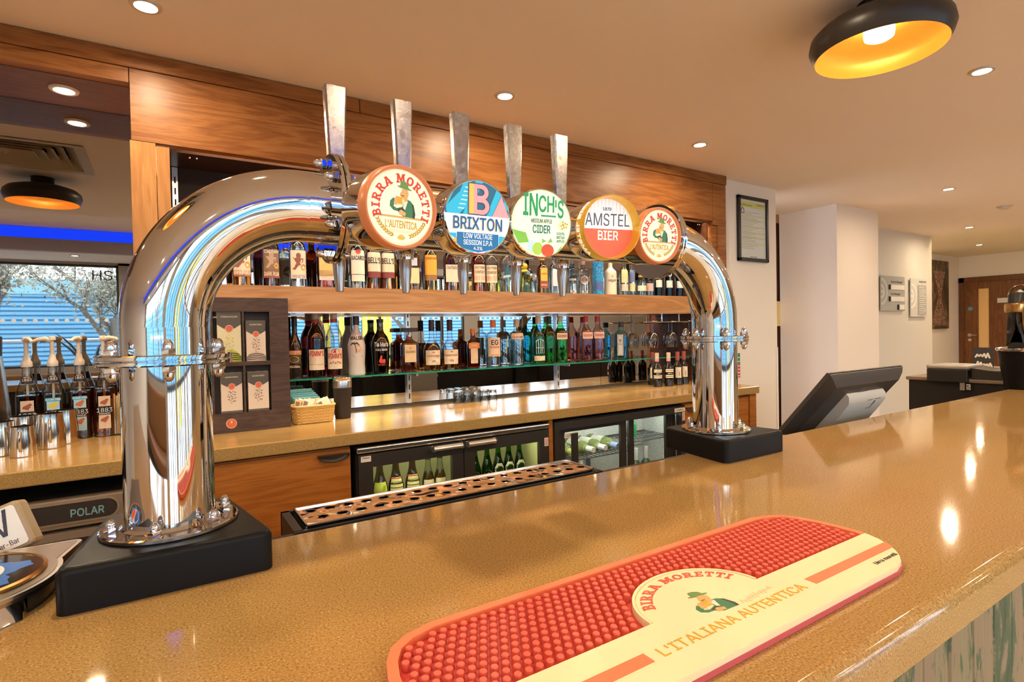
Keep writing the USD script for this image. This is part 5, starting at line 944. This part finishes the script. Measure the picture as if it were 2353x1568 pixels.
t = ub('squat tequila bottle with round yellow stopper', 1.832, .150, .040, 'squat', (.80, .84, .52), (.70, .62, .12), .7, p=3., cap=(.0, K)); t.add('stopper', sphere(.021, (0, 0, .166)), P((.84, .46, .03), .35), smooth=True); t.add('neck_ribbon', lathe([(.014, .128), (.022, .133), (.022, .142), (.014, .147)], 16), P((.62, .66, .08), .5))
t = ub('little clear tequila bottle with silver stopper', 1.880, .105, .032, 'squat', CLEAR, (.93, .94, .92), .7, p=4., cap=(.0, K)); t.add('stopper', sphere(.014, (0, 0, .112)), STEEL, smooth=True)
t = ub('gold tequila bottle with maroon and orange label', 1.966, .235, .035, 'straight', (.80, .56, .16), (.62, .34, .03), .85, p=3., labels=[(.34, .68, .62, (.80, .48, .08)), (.16, .33, .7, (.32, .09, .06))], texts=[('CUERVO', .50, .045, (.4, .14, .02), .8), ('ESPECIAL', .22, .04, CR, .8)], cap=(.12, GO))
t = ub('clear cut-glass bottle with white and blue label', 2.056, .255, .033, 'straight', CLEAR, (.92, .94, .95), .8, p=4., labels=[(.20, .62, .6, (.70, .80, .84))], cap=(.14, K))
for X, lab, cc_, lc in ((2.190, 'clear square tequila bottle with dark round label', (.35, .35, .38), (.05, .05, .06)), (2.286, 'rose tequila bottle with pale pink round label', (.42, .14, .10), (.76, .55, .46))):
    t = ub(lab, X, .236, .036, 'shoulder', CLEAR, (.90, .92, .93) if X < 2.2 else (.86, .82, .80), .62, cap=(.17, (.10, .10, .12) if X < 2.2 else (.44, .20, .18)))
    t.add('round_label', bend(prism(Point(0, 0).buffer(.027, 16), 0, .0005), .036, .096, .001), P(lc, .4)); t.add('lettering', bend(text('CAZCABEL', .011, .0003, True, .62), .036, .091, .0018), P(WH if X < 2.2 else (.2, .12, .1), .5)); t.add('foot_label', bend(prism(sbox(-.018, 0, .018, .018), 0, .0004), .036, .012, .001), P((.72, .64, .54), .5))
t = ub('tall sparkling blue bottle with orange patch', 2.412, .262, .036, 'can', K, opaque=MAT('blue_glitter', {'c': ('geometry', {}), 'v': ('voronoi_texture', {'scale': 210.}), 'r': ('rgb_ramp', {'ramp': [(.1, (.30, .75, .85)), (.4, (.02, .30, .62)), (.8, (.01, .14, .40))]}), 'p': ('principled_bsdf', {'roughness': .15})}, [('c.position', 'v.vector'), ('v.distance', 'r.fac'), ('r.color', 'p.base_color')]), cap=(.08, (.03, .10, .3), .4), labels=[(.14, .34, 1.2, (.08, .14, .34))])
t.add('orange_patch', bend(prism(sbox(-.018, 0, .03, .022), 0, .0004), .036, .165, .001), P((.80, .34, .08), .4))
t = ub('cream ceramic bottle with small black crest', 2.520, .262, .041, 'stone', K, opaque=OP((.78, .66, .48), .35), cap=(.12, (.6, .5, .36)), texts=[('SAILOR', .36, .05, (.16, .12, .08), .8)])
t.add('crest_print', bend(prism(unary_union([Point(0, 0).buffer(.006, 8).difference(Point(0, 0).buffer(.004, 8)), Polygon([(-.008, -.03), (.008, -.03), (0, -.045)]).difference(Polygon([(-.006, -.031), (.006, -.031), (0, -.042)]))]), 0, .0004), .041, .128, .001), P((.10, .08, .06), .5))
t = ub('slim pale bottle with leaning yellow label', 2.640, .250, .031, 'straight', CLEAR, (.92, .86, .66), .75, labels=[(.36, .72, .8, (.80, .62, .30)), (.14, .32, .8, (.66, .58, .50))], cap=(.1, GO)); 
t = ub('slim clear bottle with blue and gold label beside the flange', 2.712, .245, .026, 'straight', CLEAR, (.92, .90, .84), .7, labels=[(.40, .74, .8, (.14, .18, .34)), (.14, .36, .8, (.78, .64, .32))], cap=(.1, K))
t = ub('short clear bottle with cream label under the right badge', 2.800, .150, .039, 'shoulder', CLEAR, (.93, .88, .74), .7, labels=[(.26, .50, .9, CR)], cap=(.1, GO)); t = ub('short clear bottle with blush label, right of the cream one', 2.880, .150, .032, 'shoulder', CLEAR, (.92, .90, .86), .6, labels=[(.26, .62, .9, (.62, .42, .36))], cap=(.1, K))
mart = bottle('vermouth_bottle', 'green vermouth bottle with white label, first of the three by the upright', 2.972, USY, USZ, .285, .029, 'spirit', (.05, .30, .07), (.02, .16, .03), .85, labels=[(.24, .42, .9, (.72, .70, .62))], cap=(.1, K), group='vermouth bottles at the end of the upper shelf')
mart.add('label_oval', bend(prism(ell(.015, .026), 0, .0004), .029, .172, .001), P((.80, .78, .72), .5)); mart.add('label_ball', bend(prism(Point(0, 0).buffer(.009, 12), 0, .0004), .029, .172, .0015), P((.45, .05, .06), .5)); mart.add('label_bar', bend(prism(sbox(-.013, -.003, .013, .003), 0, .0004), .029, .172, .0019), P((.02, .02, .02), .5))
mart.copy((3.080, USY, USZ), rz=-.45, label='green vermouth bottle with white label, middle one of the three'); mart.copy((3.190, USY, USZ), rz=-.45, label='green vermouth bottle with white label, last by the upright')

# wine on the worktop at the right end, hanging glasses
WG = 'red wine bottles on the worktop'
def wine(lab, X, Y, stripes):
    t = bottle('wine_bottle', lab, X, Y, -.40, .232, .0335, 'wine', K, opaque=OP((.012, .009, .007), .08), cap=(.26, (.62, .50, .36) if stripes else (.34, .07, .05)), group=WG, rot=-.55)
    if stripes:
        for z in (.058, .070, .098, .110): t.add('label_stripe', lathe([(.0339, z), (.0339, z+.009)], 16, a0=-PI/2-.95, a1=-PI/2+.95), P(CR, .5))
        t.add('lettering', bend(scribble(.03, .006, 5, 9, .16, .0003), .0339, .086, .0006), P(WH, .5)); t.add('neck_band', lathe([(.0145, .172), (.0145, .19)], 16), P((.62, .30, .34), .5))
    else:
        t.add('label', lathe([(.0339, .05), (.0339, .125)], 14, a0=-PI/2-.75, a1=-PI/2+.5), P(CR, .5)); t.add('lettering', frame(scribble(.03, .009, 4, 10, .16, .0003), (.005, -.0345, .078), (0, 0, 1), (-1, 0, 0)), P((.25, .14, .2), .5))
    return t
wine('squat red wine bottle with striped label, leftmost of the group', 2.868, 2.66, True); wine('squat red wine bottle with striped label, second of the group', 2.955, 2.635, True)
wine('red wine bottle with tall cream label and red capsule', 3.07, 2.655, False); wine('red wine bottle with cream label half hidden by the column', 3.165, 2.68, False); wine('red wine bottle standing at the back behind the striped pair', 2.93, 2.76, False)
hg = Thing('glass_rack', 'chrome wire rack under the shelf holding upturned wine glasses', 'glass rack', (3.05, 2.74, .11))
hg.at('rail', cat(*[tube([(2.78, y, .045), (3.33, y, .045)], .0025, 8) for y in (2.66, 2.69, 2.77, 2.80)]), CHROME); hg.at('hanger', cat(*[tube([(x, 2.73, .045), (x, 2.73, .104)], .005, 8) for x in (3.0, 3.18)]), CHROME); hg.at('crossbar', cat(*[tube([(x, 2.66, .043), (x, 2.80, .043)], .0025, 8) for x in (2.80, 3.0, 3.18, 3.32)]), CHROME)
wg = None
for k, (X, Y) in enumerate(((2.85, 2.675), (2.95, 2.785), (3.04, 2.675), (3.13, 2.785), (3.22, 2.675), (2.77, 2.785))):
    lab = f'upturned wine glass hanging from the wire rack, {["first in the front row", "middle of the back row", "second in the front row", "last of the back row", "last in the front row", "first of the back row"][k]}'
    if wg is None:
        wg = Thing('wine_glass', lab, 'wine glass', (X, Y, .05), group='wine glasses hanging from the rack')
        wg.add('foot', lathe([(0, .001), (.033, 0), (.033, -.0015), (.006, -.004), (.004, -.008)], 24), tglass((.92, .92, .91)), smooth=True); wg.add('stem', lathe([(.004, -.008), (.0035, -.05), (.005, -.075)], 12), tglass((.92, .92, .91)), smooth=True)
        wg.add('bowl', lathe([(.005, -.075), (.022, -.085), (.037, -.105), (.041, -.13), (.036, -.165), (.031, -.185)], 28), tglass((.92, .92, .91)), smooth=True)
    else: wg.copy((X, Y, .05), label=lab)

# fridge bottles
FG = 'bottles in the two-door fridge'
cid = []
for X, lab, lc, tx in ((.793, 'cider bottle with lime green pear label in the fridge', (.56, .62, .12), 'OLD'), (.867, 'cider bottle with cream strawberry label, left one of two in the fridge', (.76, .70, .34), 'REKORDERLIG'), (.946, 'cider bottle with cream strawberry label, right one of two in the fridge', (.76, .70, .34), 'REKORDERLIG')):
    t = bottle('cider_bottle', lab, X, 2.365, -.827, .262, .0345, 'beer', AMBER, opaque=OP((.022, .013, .006), .07), cap=(.05, (.1, .08, .02)), labels=[(.30, .71 if tx != 'OLD' else .67, .95, lc)], texts=[(tx, .34 if tx == 'OLD' else .60, .11 if tx == 'OLD' else .045, (.05, .06, .02), .62 if tx != 'OLD' else .9)], group=FG, rot=-.2)
    if tx != 'OLD': t.add('fruit_print', bend(prism(unary_union([Point(-.004, 0).buffer(.009, 8), Point(.006, .002).buffer(.007, 8)]), 0, .0003), .0345, .118, .0012), P((.55, .06, .04), .5)); t.add('leaf_print', bend(prism(Polygon([(.008, -.004), (.022, .002), (.012, .008)]), 0, .0003), .0345, .118, .0014), P((.25, .35, .04), .5)); t.add('label_edge', lathe([(.0352, .182), (.0352, .187)], 16, a0=-PI/2-1.15, a1=-PI/2+.75), P(RD, .5))
    else: t.add('pear_print', bend(prism(ell(.008, .013, .016, 0), 0, .0003), .0345, .15, .0012), P((.36, .50, .03), .5))
for X, lab in ((1.024, 'clear beer bottle with white script label, left one of two in the fridge'), (1.084, 'clear beer bottle with white script label, right one of two in the fridge')):
    bottle('beer_bottle', lab, X, 2.365, -.827, .252, .0300, 'beer', CLEAR, (.40, .22, .05), .75, cap=(.05, K), labels=[(.34, .60, .9, (.78, .66, .50))], texts=[('Budvar', .37, .07, (.3, .06, .05), .7)], group=FG, rot=-.25)
for X, lab, kd in ((1.272, 'green beer bottle with dark round label, left one of two in the fridge', 0), (1.340, 'green beer bottle with dark round label, right one of two in the fridge', 0), (1.404, 'green beer bottle with cream shield label, first of three in the fridge', 1), (1.466, 'green beer bottle with cream shield label, middle of three in the fridge', 1), (1.532, 'green beer bottle with cream shield label, last of three in the fridge', 1)):
    t = bottle('beer_bottle', lab, X, 2.365, -.827, .262, .0300, 'beer', (.18, .52, .05), (.10, .32, .02), .86, cap=(.05, (.45, .48, .30)), group=FG, rot=-.3)
    if kd: t.add('shield_label', bend(prism(Polygon([(0, .10), (.022, .115), (.024, .15), (.012, .172), (-.012, .172), (-.024, .15), (-.022, .115)]), 0, .0004), .030, 0, .001), P((.74, .70, .58), .5)); t.add('lettering', bend(text('PERONI', .013, .0003, True, .8), .030, .135, .0016), P(K, .5))
    else: t.add('round_label', bend(prism(ell(.022, .026), 0, .0004), .030, .125, .001), P((.04, .08, .06), .5)); t.add('star_print', bend(prism(Polygon([((.008 if i % 2 == 0 else .0035)*math.sin(i*PI/5), (.008 if i % 2 == 0 else .0035)*math.cos(i*PI/5)) for i in range(10)]), 0, .0003), .030, .132, .0016), P((.62, .08, .04), .5)); t.add('lettering', bend(text('Heineken', .012, .0003, True, .8), .030, .106, .0016), P(WH, .5))
WL = 'wine bottles lying in the wine fridge'
for i, (X, cc_, lab) in enumerate(((1.86, (.45, .42, .10), 'white wine bottle lying at the left end of the wine fridge'), (1.99, (.78, .78, .74), 'white wine bottle lying in the fridge, first white capsule'), (2.078, (.80, .80, .78), 'white wine bottle lying in the fridge, second white capsule'), (2.172, (.30, .40, .62), 'white wine bottle with blue capsule lying in the fridge'))):
    t = Thing('wine_bottle', lab, 'bottle', (X, 2.345, -.664), group=WL); R90 = lambda q: mv(q, (0, 0, 0), rx=PI/2)   # neck towards -Y
    pf = section(PROF['wine'], .036, .24); q = mv(mv(lathe([(0, 0)]+pf+[(0, .24)], 24), rx=PI/2), (0, .215, 0), rz=0)
    t.add('glass', q, P((.42, .48, .16), .06, trans=.6), smooth=40); t.add('capsule', mv(mv(lathe([(.0155, .17), (.0165, .172), (.0165, .243), (.015, .245), (0, .245)], 20), rx=PI/2), (0, .215, 0)), P(cc_, .35), smooth=40); t.add('label', mv(mv(lathe([(.0365, .04), (.0365, .13)], 20, a0=.3, a1=PI-.3), rx=PI/2), (0, .215, 0)), P((.72, .70, .58), .5))
for X, Y, lab, c in ((1.965, 2.40, 'wine bottle standing low in the wine fridge with a pale capsule', (.70, .70, .66)), (2.02, 2.40, 'wine bottle standing low in the wine fridge with a dark capsule', (.12, .13, .16)), (2.415, 2.42, 'wine bottle standing low behind the right fridge pane, pale capsule', (.72, .70, .66)), (2.50, 2.42, 'sparkling wine bottle with foil top behind the right fridge pane', (.62, .60, .56))):
    bottle('wine_bottle', lab, X, Y, -.9265, .20, .031, 'wine', K, opaque=P((.05, .08, .03), .08), cap=(.36, c), group='wine bottles standing in the wine fridge')
t = bottle('wine_bottle', 'small green bottle on the wire shelf behind the right fridge pane', 2.40, 2.44, -.6565, .14, .03, 'wine', K, opaque=P((.03, .20, .06), .08), cap=(.2, K), group='wine bottles standing in the wine fridge')

# ================================================================ left end of the worktop: syrups, jugs, sticks, blender jar
LZ = -.40
def syrup(X, lab, col, lev, pump, top, pc1, pc2, rz):
    t = Thing('syrup_bottle', lab, 'syrup bottle', (X, 2.845, LZ), rz, 'pump syrup bottles before the mirror')
    h, r = .305, .037; pf = PROF['syrup']
    t.add('glass', lathe([(1e-4, 0)]+section(pf, r, h), 32, 4.), tglass(CLEAR), smooth=40)
    if lev: t.add('liquid', mv(lathe([(0, 0)]+section(pf, r, h, .94, h*lev)+[(0, h*lev)], 32, 4.), (0, 0, .004)), liquid(col), smooth=40)
    t.add('picture_label', front(prism(sbox(-.020, .125, .020, .168), 0, .0006), 0, -r-.0003, 0), P(pc1, .5)); t.add('brand_label', front(prism(sbox(-.022, .090, .022, .126), 0, .0007), 0, -r-.0003, 0), P((.02, .018, .02), .4)); t.add('lower_label', front(prism(sbox(-.020, .034, .020, .090), 0, .0006), 0, -r-.0003, 0), P(pc1, .5))
    if top: t.add('band_label', front(prism(sbox(-.022, .160, .022, .174), 0, .0008), 0, -r-.0003, 0), P((.05, .38, .62), .4)); t.add('lettering', front(text('SUGAR FREE', .0072, .0003, True, .82), 0, -r-.0012, .1635), P(WH, .5))
    sh_ = unary_union([affinity.rotate(rrect(.020, .010, .002, .004*k-.004, .145-.006+.005*k), 25*k-20) for k in range(3)]); t.add('fruit_print', front(prism(sh_, 0, .0003), 0, -r-.0010, 0), P(pc2, .5)); t.add('fruit_print', front(prism(affinity.translate(sh_, 0, -.072), 0, .0003), 0, -r-.0010, 0), P(pc2, .5))
    t.add('lettering', front(text('1883', .017, .0003, False, .92), 0, -r-.0011, .102), P(WH, .5)); t.add('lettering', front(text('FRANCE', .0055, .0003, True, 1.2), 0, -r-.0011, .093), P(WH, .5))
    t.add('neck_label', lathe([(.0205, .232), (.0168, .262)], 20, a0=-PI/2-1.2, a1=-PI/2+1.2), P((.02, .018, .02), .4)); t.add('lettering', bend(text('1883', .010, .0003, True, .9), .0185, .243, .0015), P(WH, .5)); t.add('lettering', bend(text('DEPUIS', .004, .0003, True, .9), .0178, .256, .0015), P(WH, .5))
    PW = P((.72, .63, .52), .4, name='cream_pump_plastic')
    pm = t.add('pump', cat(lathe([(0, .298), (.0175, .298), (.018, .303), (.018, .316), (.012, .326), (.0095, .345), (0, .345)], 24), lathe([(.0075, .345), (.0075, .405), (0, .405)], 16), lathe([(.0045, .05), (.0045, .298), (0, .298)], 10)), PW, smooth=40)
    a = pump; d = np.array([math.cos(a), math.sin(a), 0])
    t.add('pump_spout', cat(tube([(0, 0, .400), tuple(d*.022+(0, 0, .408)), tuple(d*.045+np.array((0, 0, .404))), tuple(d*.062+np.array((0, 0, .396)))], np.array([.011, .0095, .007, .005]), 12), lathe([(0, .400), (.013, .402), (.013, .412), (.009, .417), (0, .417)], 18)), PW, pm, smooth=40)
    return t
syrup(-.456, 'dark cinnamon syrup bottle with cream pump, leftmost of the four', (.16, .04, .018), .60, -1.2, False, (.70, .52, .36), (.34, .10, .05), .08)
syrup(-.377, 'pale vanilla syrup bottle, nearly empty, pump spout pointing left', (.85, .66, .34), .30, PI, True, (.42, .62, .72), (.72, .55, .05), .06)
syrup(-.293, 'red caramel syrup bottle with blue label top', (.55, .07, .025), .62, -1.9, True, (.42, .62, .72), (.55, .16, .05), .05)
syrup(-.213, 'amber hazelnut syrup bottle nearest the chrome column', (.66, .20, .04), .64, -.3, False, (.74, .58, .40), (.42, .12, .06), .04)
def jug(X, Y, r, h, rz, lab, tilt=1.):
    t = Thing('milk_jug', lab, 'milk jug', (X, Y, LZ), rz, 'steel milk jugs on the worktop')
    t.add('body', lathe([(0, 0), (r*.96, 0), (r, .003), (r*.97, h*.5), (r*.86, h*.8), (r*.84, h), (r*.81, h), (r*.83, h*.8), (r*.93, h*.5), (r*.96, .006), (0, .006)], 40), MAT('jug_steel', {'p': ('principled_bsdf', {'base_color': (.74, .68, .60), 'metallic': 1., 'roughness': .13})}) if 'jug' not in LIQ else LIQ['jug'], smooth=40)
    t.add('spout', hull([(r*.8, y, z) for y, z in ((-.010, h), (.010, h), (-.004, h*.7), (.004, h*.7))]+[(r*1.02, 0, h*1.03), (r*.84, 0, h*.65)]), LIQ.get('jug') or STEEL)
    t.add('handle', tube([(-r*.84, 0, h*.86), (-r*1.25, 0, h*.84), (-r*1.42, 0, h*.70), (-r*1.38, 0, h*.4), (-r*1.2, 0, h*.22), (-r*.97, 0, h*.2)], .0045, 8), LIQ.get('jug') or STEEL, smooth=True)
    return t
LIQ['jug'] = MAT('jug_steel', {'p': ('principled_bsdf', {'base_color': (.74, .68, .60), 'metallic': 1., 'roughness': .13})})
jug(-.423, 2.530, .037, .104, PI/2, 'smallest steel milk jug standing in front of the others')
jug(-.366, 2.665, .046, .128, PI/2+.1, 'large steel milk jug right of the smallest one')
jug(-.334, 2.745, .044, .130, .3, 'steel milk jug behind the large one, before the red syrup')
jug(-.492, 2.600, .045, .118, PI/2-.3, 'steel milk jug cut by the left edge of the picture')
jug(-.455, 2.72, .046, .120, .5, 'steel milk jug at the back, before the dark syrup')
t = Thing('stick_jar', 'glass jar of pale wooden stirrers beside the chrome column', 'jar', (-.172, 2.83, LZ)); t.add('jar', lathe([(1e-4, 0), (.026, 0), (.027, .004), (.027, .115), (.025, .12)], 24), tglass(CLEAR), smooth=40)
for k in range(14):
    a = k*2.4; q = .019*math.sqrt((k+.5)/14); t.add('stirrer', mv(box(-.003, .003, -.001, .001, .006, .165+.01*math.sin(k*3.)), (q*math.cos(a), q*math.sin(a), 0), rz=a), P((.72, .52, .27), .6))
t = Thing('blender', 'steel and black blender jug cut by the left edge of the picture', 'blender', (-.640, 2.74, LZ)); t.add('base', lathe([(0, 0), (.085, 0), (.088, .02), (.075, .05), (0, .05)], 40), BLACKP, smooth=40); t.add('jug', lathe([(.085, .05), (.083, .12), (.060, .36), (.058, .37)], 44), STEEL, smooth=True)
t.add('collar', lathe([(.062, .34), (.064, .42), (.056, .425), (0, .425)], 40), P((.05, .04, .06), .35), smooth=40); t.add('glass_top', lathe([(.054, .425), (.062, .56), (.066, .63)], 40), tglass((.82, .80, .78)), smooth=True); t.add('lid', lathe([(0, .655), (.06, .652), (.069, .64), (.069, .625), (0, .625)], 40), BLACKP, smooth=40)

# ================================================================ tea display, basket, shaker, shot glasses
D = Thing('tea_display', 'dark brown wooden display case with four compartments of tea', 'display case', (.31, 2.57, -.40))
xs, zs = (.172, .281, .289, .388), (-.318, -.122, -.104, .106)
hs = [sbox(a, c, b_, d_) for a, b_ in ((xs[0], xs[1]), (xs[2], xs[3])) for c, d_ in ((zs[0], zs[1]), (zs[2], zs[3]))]
D.at('front_frame', frame(prism(sbox(.150, -.40, .465, .165).difference(unary_union(hs+[sbox(.152, c, .165, d_) for c, d_ in ((zs[0], zs[1]), (zs[2], zs[3]))])), -.012, 0), (0, 2.560, 0), (1, 0, 0), (0, 0, 1)), TEAW)
D.at('case', cat(box(.150, .465, 2.596, 2.599, -.40, .165), box(.453, .465, 2.5725, 2.596, -.40, .165), box(.150, .453, 2.5725, 2.596, .155, .165)), TEAW); D.at('compartment_back', box(.155, .45, 2.592, 2.5955, -.38, .15), P((.03, .02, .016), .6))
for c, d_ in ((zs[0]-.004, zs[0]), (zs[2]-.012, zs[2])): D.at('compartment_shelf', box(.155, .40, 2.565, 2.592, c, d_), TEAW)
D.at('emblem', front(prism(Point(0, 0).buffer(.0205, 24), 0, .0012), .231, 2.560, -.361), P((.66, .15, .07), .4)); D.at('emblem_ring', front(prism(Point(0, 0).buffer(.0205, 24).difference(Point(0, 0).buffer(.0175, 24)), 0, .0004), .231, 2.5588, -.361), P((.75, .38, .22), .4)); D.at('emblem_leaf', front(prism(Polygon([(-.002, .0), (.004, .004), (.003, .013), (-.004, .008)]), 0, .0004), .231, 2.5588, -.361), P((.80, .52, .32), .4))
def tea(x0, x1, z0, z1, lab, green):
    t = Thing('tea_packet', lab, 'tea packet', ((x0+x1)/2, 2.576, z0), group='tea packets in the display'); w, h = x1-x0, z1-z0
    t.add('box', box(-w/2, w/2, -.012, .014, 0, h, .001), P((.74, .60, .47), .55) if not green else P((.74, .66, .42), .55))
    f = lambda q, z=0.: front(q, 0, -.0121-z, 0)
    t.add('dark_top', f(prism(Polygon([(-w/2, h), (w/2, h), (w/2, h*.74), (w*.22, h*.66), (-w*.22, h*.66), (-w/2, h*.74)]), 0, .0003)), P((.10, .085, .07), .5))
    t.add('lettering', f(mv(text('YUNNAN GOLDEN' if green else 'ASSAM INDIA', .0055, .0003, True, .95), (0, h*.88, 0)), .0003), P((.66, .52, .40), .5))
    t.add('emblem', f(prism(Point(0, h*.66).buffer(w*.17, 18), 0, .0003), .0004), P((.70, .14, .07), .45)); t.add('emblem_ring', f(prism(Point(0, h*.66).buffer(w*.17, 18).difference(Point(0, h*.66).buffer(w*.14, 18)), 0, .0003), .0008), P((.76, .42, .28), .45))
    r = random.Random(int(x0*1000+z0*77)); lv = []
    for k in range(20):
        a, q = k*2.4, math.sqrt(k/20); lv.append(affinity.translate(affinity.rotate(ell(w*.055, w*.022, 0, 0, 4), r.uniform(0, 180)), w*.30*q*math.cos(a)*(1-.3*q), h*(.41 if not green else .36)+h*.18*q*math.sin(a)))
    t.add('leaf_print', f(prism(unary_union(lv[::2]), 0, .0002), .0002), P((.20, .13, .11), .5) if not green else P((.50, .50, .10), .5)); t.add('leaf_print', f(prism(unary_union(lv[1::2]), 0, .0002), .0003), P((.42, .27, .20), .5) if not green else P((.66, .60, .20), .5))
    if green or z0 > -.2:
        hill = Polygon([(-w/2, 0), (w/2, 0), (w/2, h*.10), (w*.3, h*.2), (0, h*.24), (-w*.3, h*.2), (-w/2, h*.10)]); t.add('field_print', f(prism(hill, 0, .0003), .0001), P((.42, .46, .03), .5) if green else P((.62, .48, .36), .5))
        t.add('furrow_print', f(prism(unary_union([LineString([(-w/2, h*(.03+.035*k)), (0, h*(.05+.045*k)), (w/2, h*(.03+.035*k))]).buffer(h*.009) for k in range(4)]).intersection(hill), 0, .0003), .0004), P((.03, .025, .02), .5))
    else: t.add('foot_band', f(prism(sbox(-w/2, 0, w/2, h*.055), 0, .0003), .0001), P((.12, .10, .085), .5))
    return t
tea(.188, .277, -.1035, .107, 'pale green tea packet with leaf field, upper left compartment', True); tea(.296, .372, -.1035, .069, 'cream tea packet with furrowed hill, upper right compartment', False)
tea(.196, .276, -.3175, -.150, 'cream tea packet with leaf spray, lower left compartment', False); tea(.298, .379, -.3175, -.150, 'cream tea packet with leaf spray, lower right compartment', False)
tea(.1525, .163, -.1035, .105, 'sliver of a tea packet at the left edge of the display', True)
B_ = Thing('wicker_basket', 'small woven wicker basket of sachets beside the tea display', 'basket', (.575, 2.635, -.40)); WK = P((.66, .38, .10), .55, name='wicker'); WK2 = P((.74, .47, .16), .55, name='pale_wicker')
def ring(k, z, n=40):
    a = np.linspace(0, 2*PI, n, endpoint=False); ca, sa = np.cos(a), np.sin(a); e = (np.abs(ca)**5+np.abs(sa)**5)**-.2
    return np.stack([.090*k*ca*e, .050*k*sa*e, np.full(n, z)], 1)
for i in range(11):
    z = .006+i*.0066; q = ring(.90+.10*i/11, z, 48); q[:, 2] += .0; off = .0022*np.cos(np.arange(48)*PI+i*PI); q[:, :2] *= (1+off/.07)[:, None]
    B_.add('weave_strand', tube(q, .0034, 6, closed=True), WK if i % 2 else WK2)
B_.add('rim', tube(ring(1.03, .079, 44), .0058, 8, closed=True), WK2, smooth=True); B_.add('bottom', box(-.078, .078, -.042, .042, 0, .006, .002), WK)
for k in range(20):
    q = ring(1., 0, 20)[k]; B_.add('stake', tube([(q[0]*.90, q[1]*.90, .002), (q[0]*.99, q[1]*.99, .078)], .0022, 5), WK)
PR = P((.80, .70, .55), .5); BRN = P((.22, .12, .09), .5)
sr = random.Random(5)
for k in range(9):
    x, y = -.058+.0145*k, sr.uniform(-.02, .02); t = Thing('sugar_sachet', f'printed paper sachet in the basket, {["first", "second", "third", "fourth", "fifth", "sixth", "seventh", "eighth", "last"][k]} along from the display', 'sachet', (.575+x, 2.635+y, -.322), sr.uniform(-.4, .4), 'sachets in the wicker basket'); an = sr.uniform(-.5, .5)
    t.add('paper', mv(rbox(-.024, .024, -.003, .003, -.022, .030, .0025, 2), rx=-.35, ry=an), PR if k % 3 else P((.70, .48, .24), .5)); t.add('print', mv(box(-.020, -.002, -.0034, -.003, -.012, .018), rx=-.35, ry=an), BRN)
for k in range(7):
    t = Thing('teal_packet', f'flat teal patterned packet leaning behind the basket, {["front", "second", "third", "fourth", "fifth", "sixth", "rearmost"][k]} of the row', 'packet', (.578-.006*k, 2.712+.014*k, -.40), 0., 'teal packets behind the basket')
    t.add('packet', mv(rbox(-.062, .062, -.005, .005, 0, .092+.0085*k, .003, 2), rx=.10), P((.10, .34, .40), .45) if k % 2 else P((.22, .46, .46), .45))
    t.add('pattern', mv(front(prism(unary_union([LineString([(-.055+.02*j, .045+.006*k), (-.045+.02*j, .075+.0085*k), (-.035+.02*j, .05+.0075*k)]).buffer(.0012) for j in range(5)]), 0, .0003), 0, -.0052, 0), rx=.10), P((.03, .12, .26), .5))
t = Thing('cocktail_shaker', 'black cocktail shaker with steel top beside the wicker basket', 'shaker', (.720, 2.665, -.40)); t.add('body', lathe([(0, 0), (.034, 0), (.036, .004), (.0435, .148), (0, .148)], 40), P((.028, .018, .013), .38), smooth=40); t.add('collar', lathe([(.0445, .148), (.0455, .150), (.0445, .180), (.0425, .183)], 40), STEEL, smooth=40); t.add('rim', lathe([(.0425, .183), (.0445, .192), (.046, .194), (.045, .197), (.0425, .196)], 40), CHROME, smooth=40)
sg = None
for k, (X, Y) in enumerate(((1.40, 2.79), (1.452, 2.775), (1.504, 2.765), (1.556, 2.765), (1.612, 2.76), (1.43, 2.835), (1.485, 2.825), (1.54, 2.82), (1.595, 2.815))):
    lab = f'upturned shot glass on the worktop, {["first", "second", "third", "fourth", "last"][k] + " in the front row" if k < 5 else ["first", "second", "third", "last"][k-5] + " in the back row"}'
    if sg is None:
        sg = Thing('shot_glass', lab, 'shot glass', (X, Y, LZ), group='shot glasses upturned on the worktop'); GSOL = P((.96, .96, .95), .0, trans=1., ior=1.45, name='solid_glass')
        sg.add('glass', lathe([(.0255, 0), (.0262, .001), (.0205, .060), (.0185, .064), (0, .064), ], 24), tglass((.90, .91, .90)), smooth=40); sg.add('base', lathe([(0, .046), (.019, .046), (.0195, .060), (.018, .0635), (0, .0635)], 20), GSOL, smooth=40)
    else: sg.copy((X, Y, LZ), label=lab)
for x, lab in ((.865, 'folded paper slip under the glass shelf, left one'), (.98, 'folded paper slip under the glass shelf, right one')): single('paper_slip', mv(box(-.03, .03, -.012, .012, -.0006, .0006), (x, 2.77, -.2165+CZ-CZ)), P((.72, .55, .32), .6), lab, 'paper slip', 'paper slips under the glass shelf')
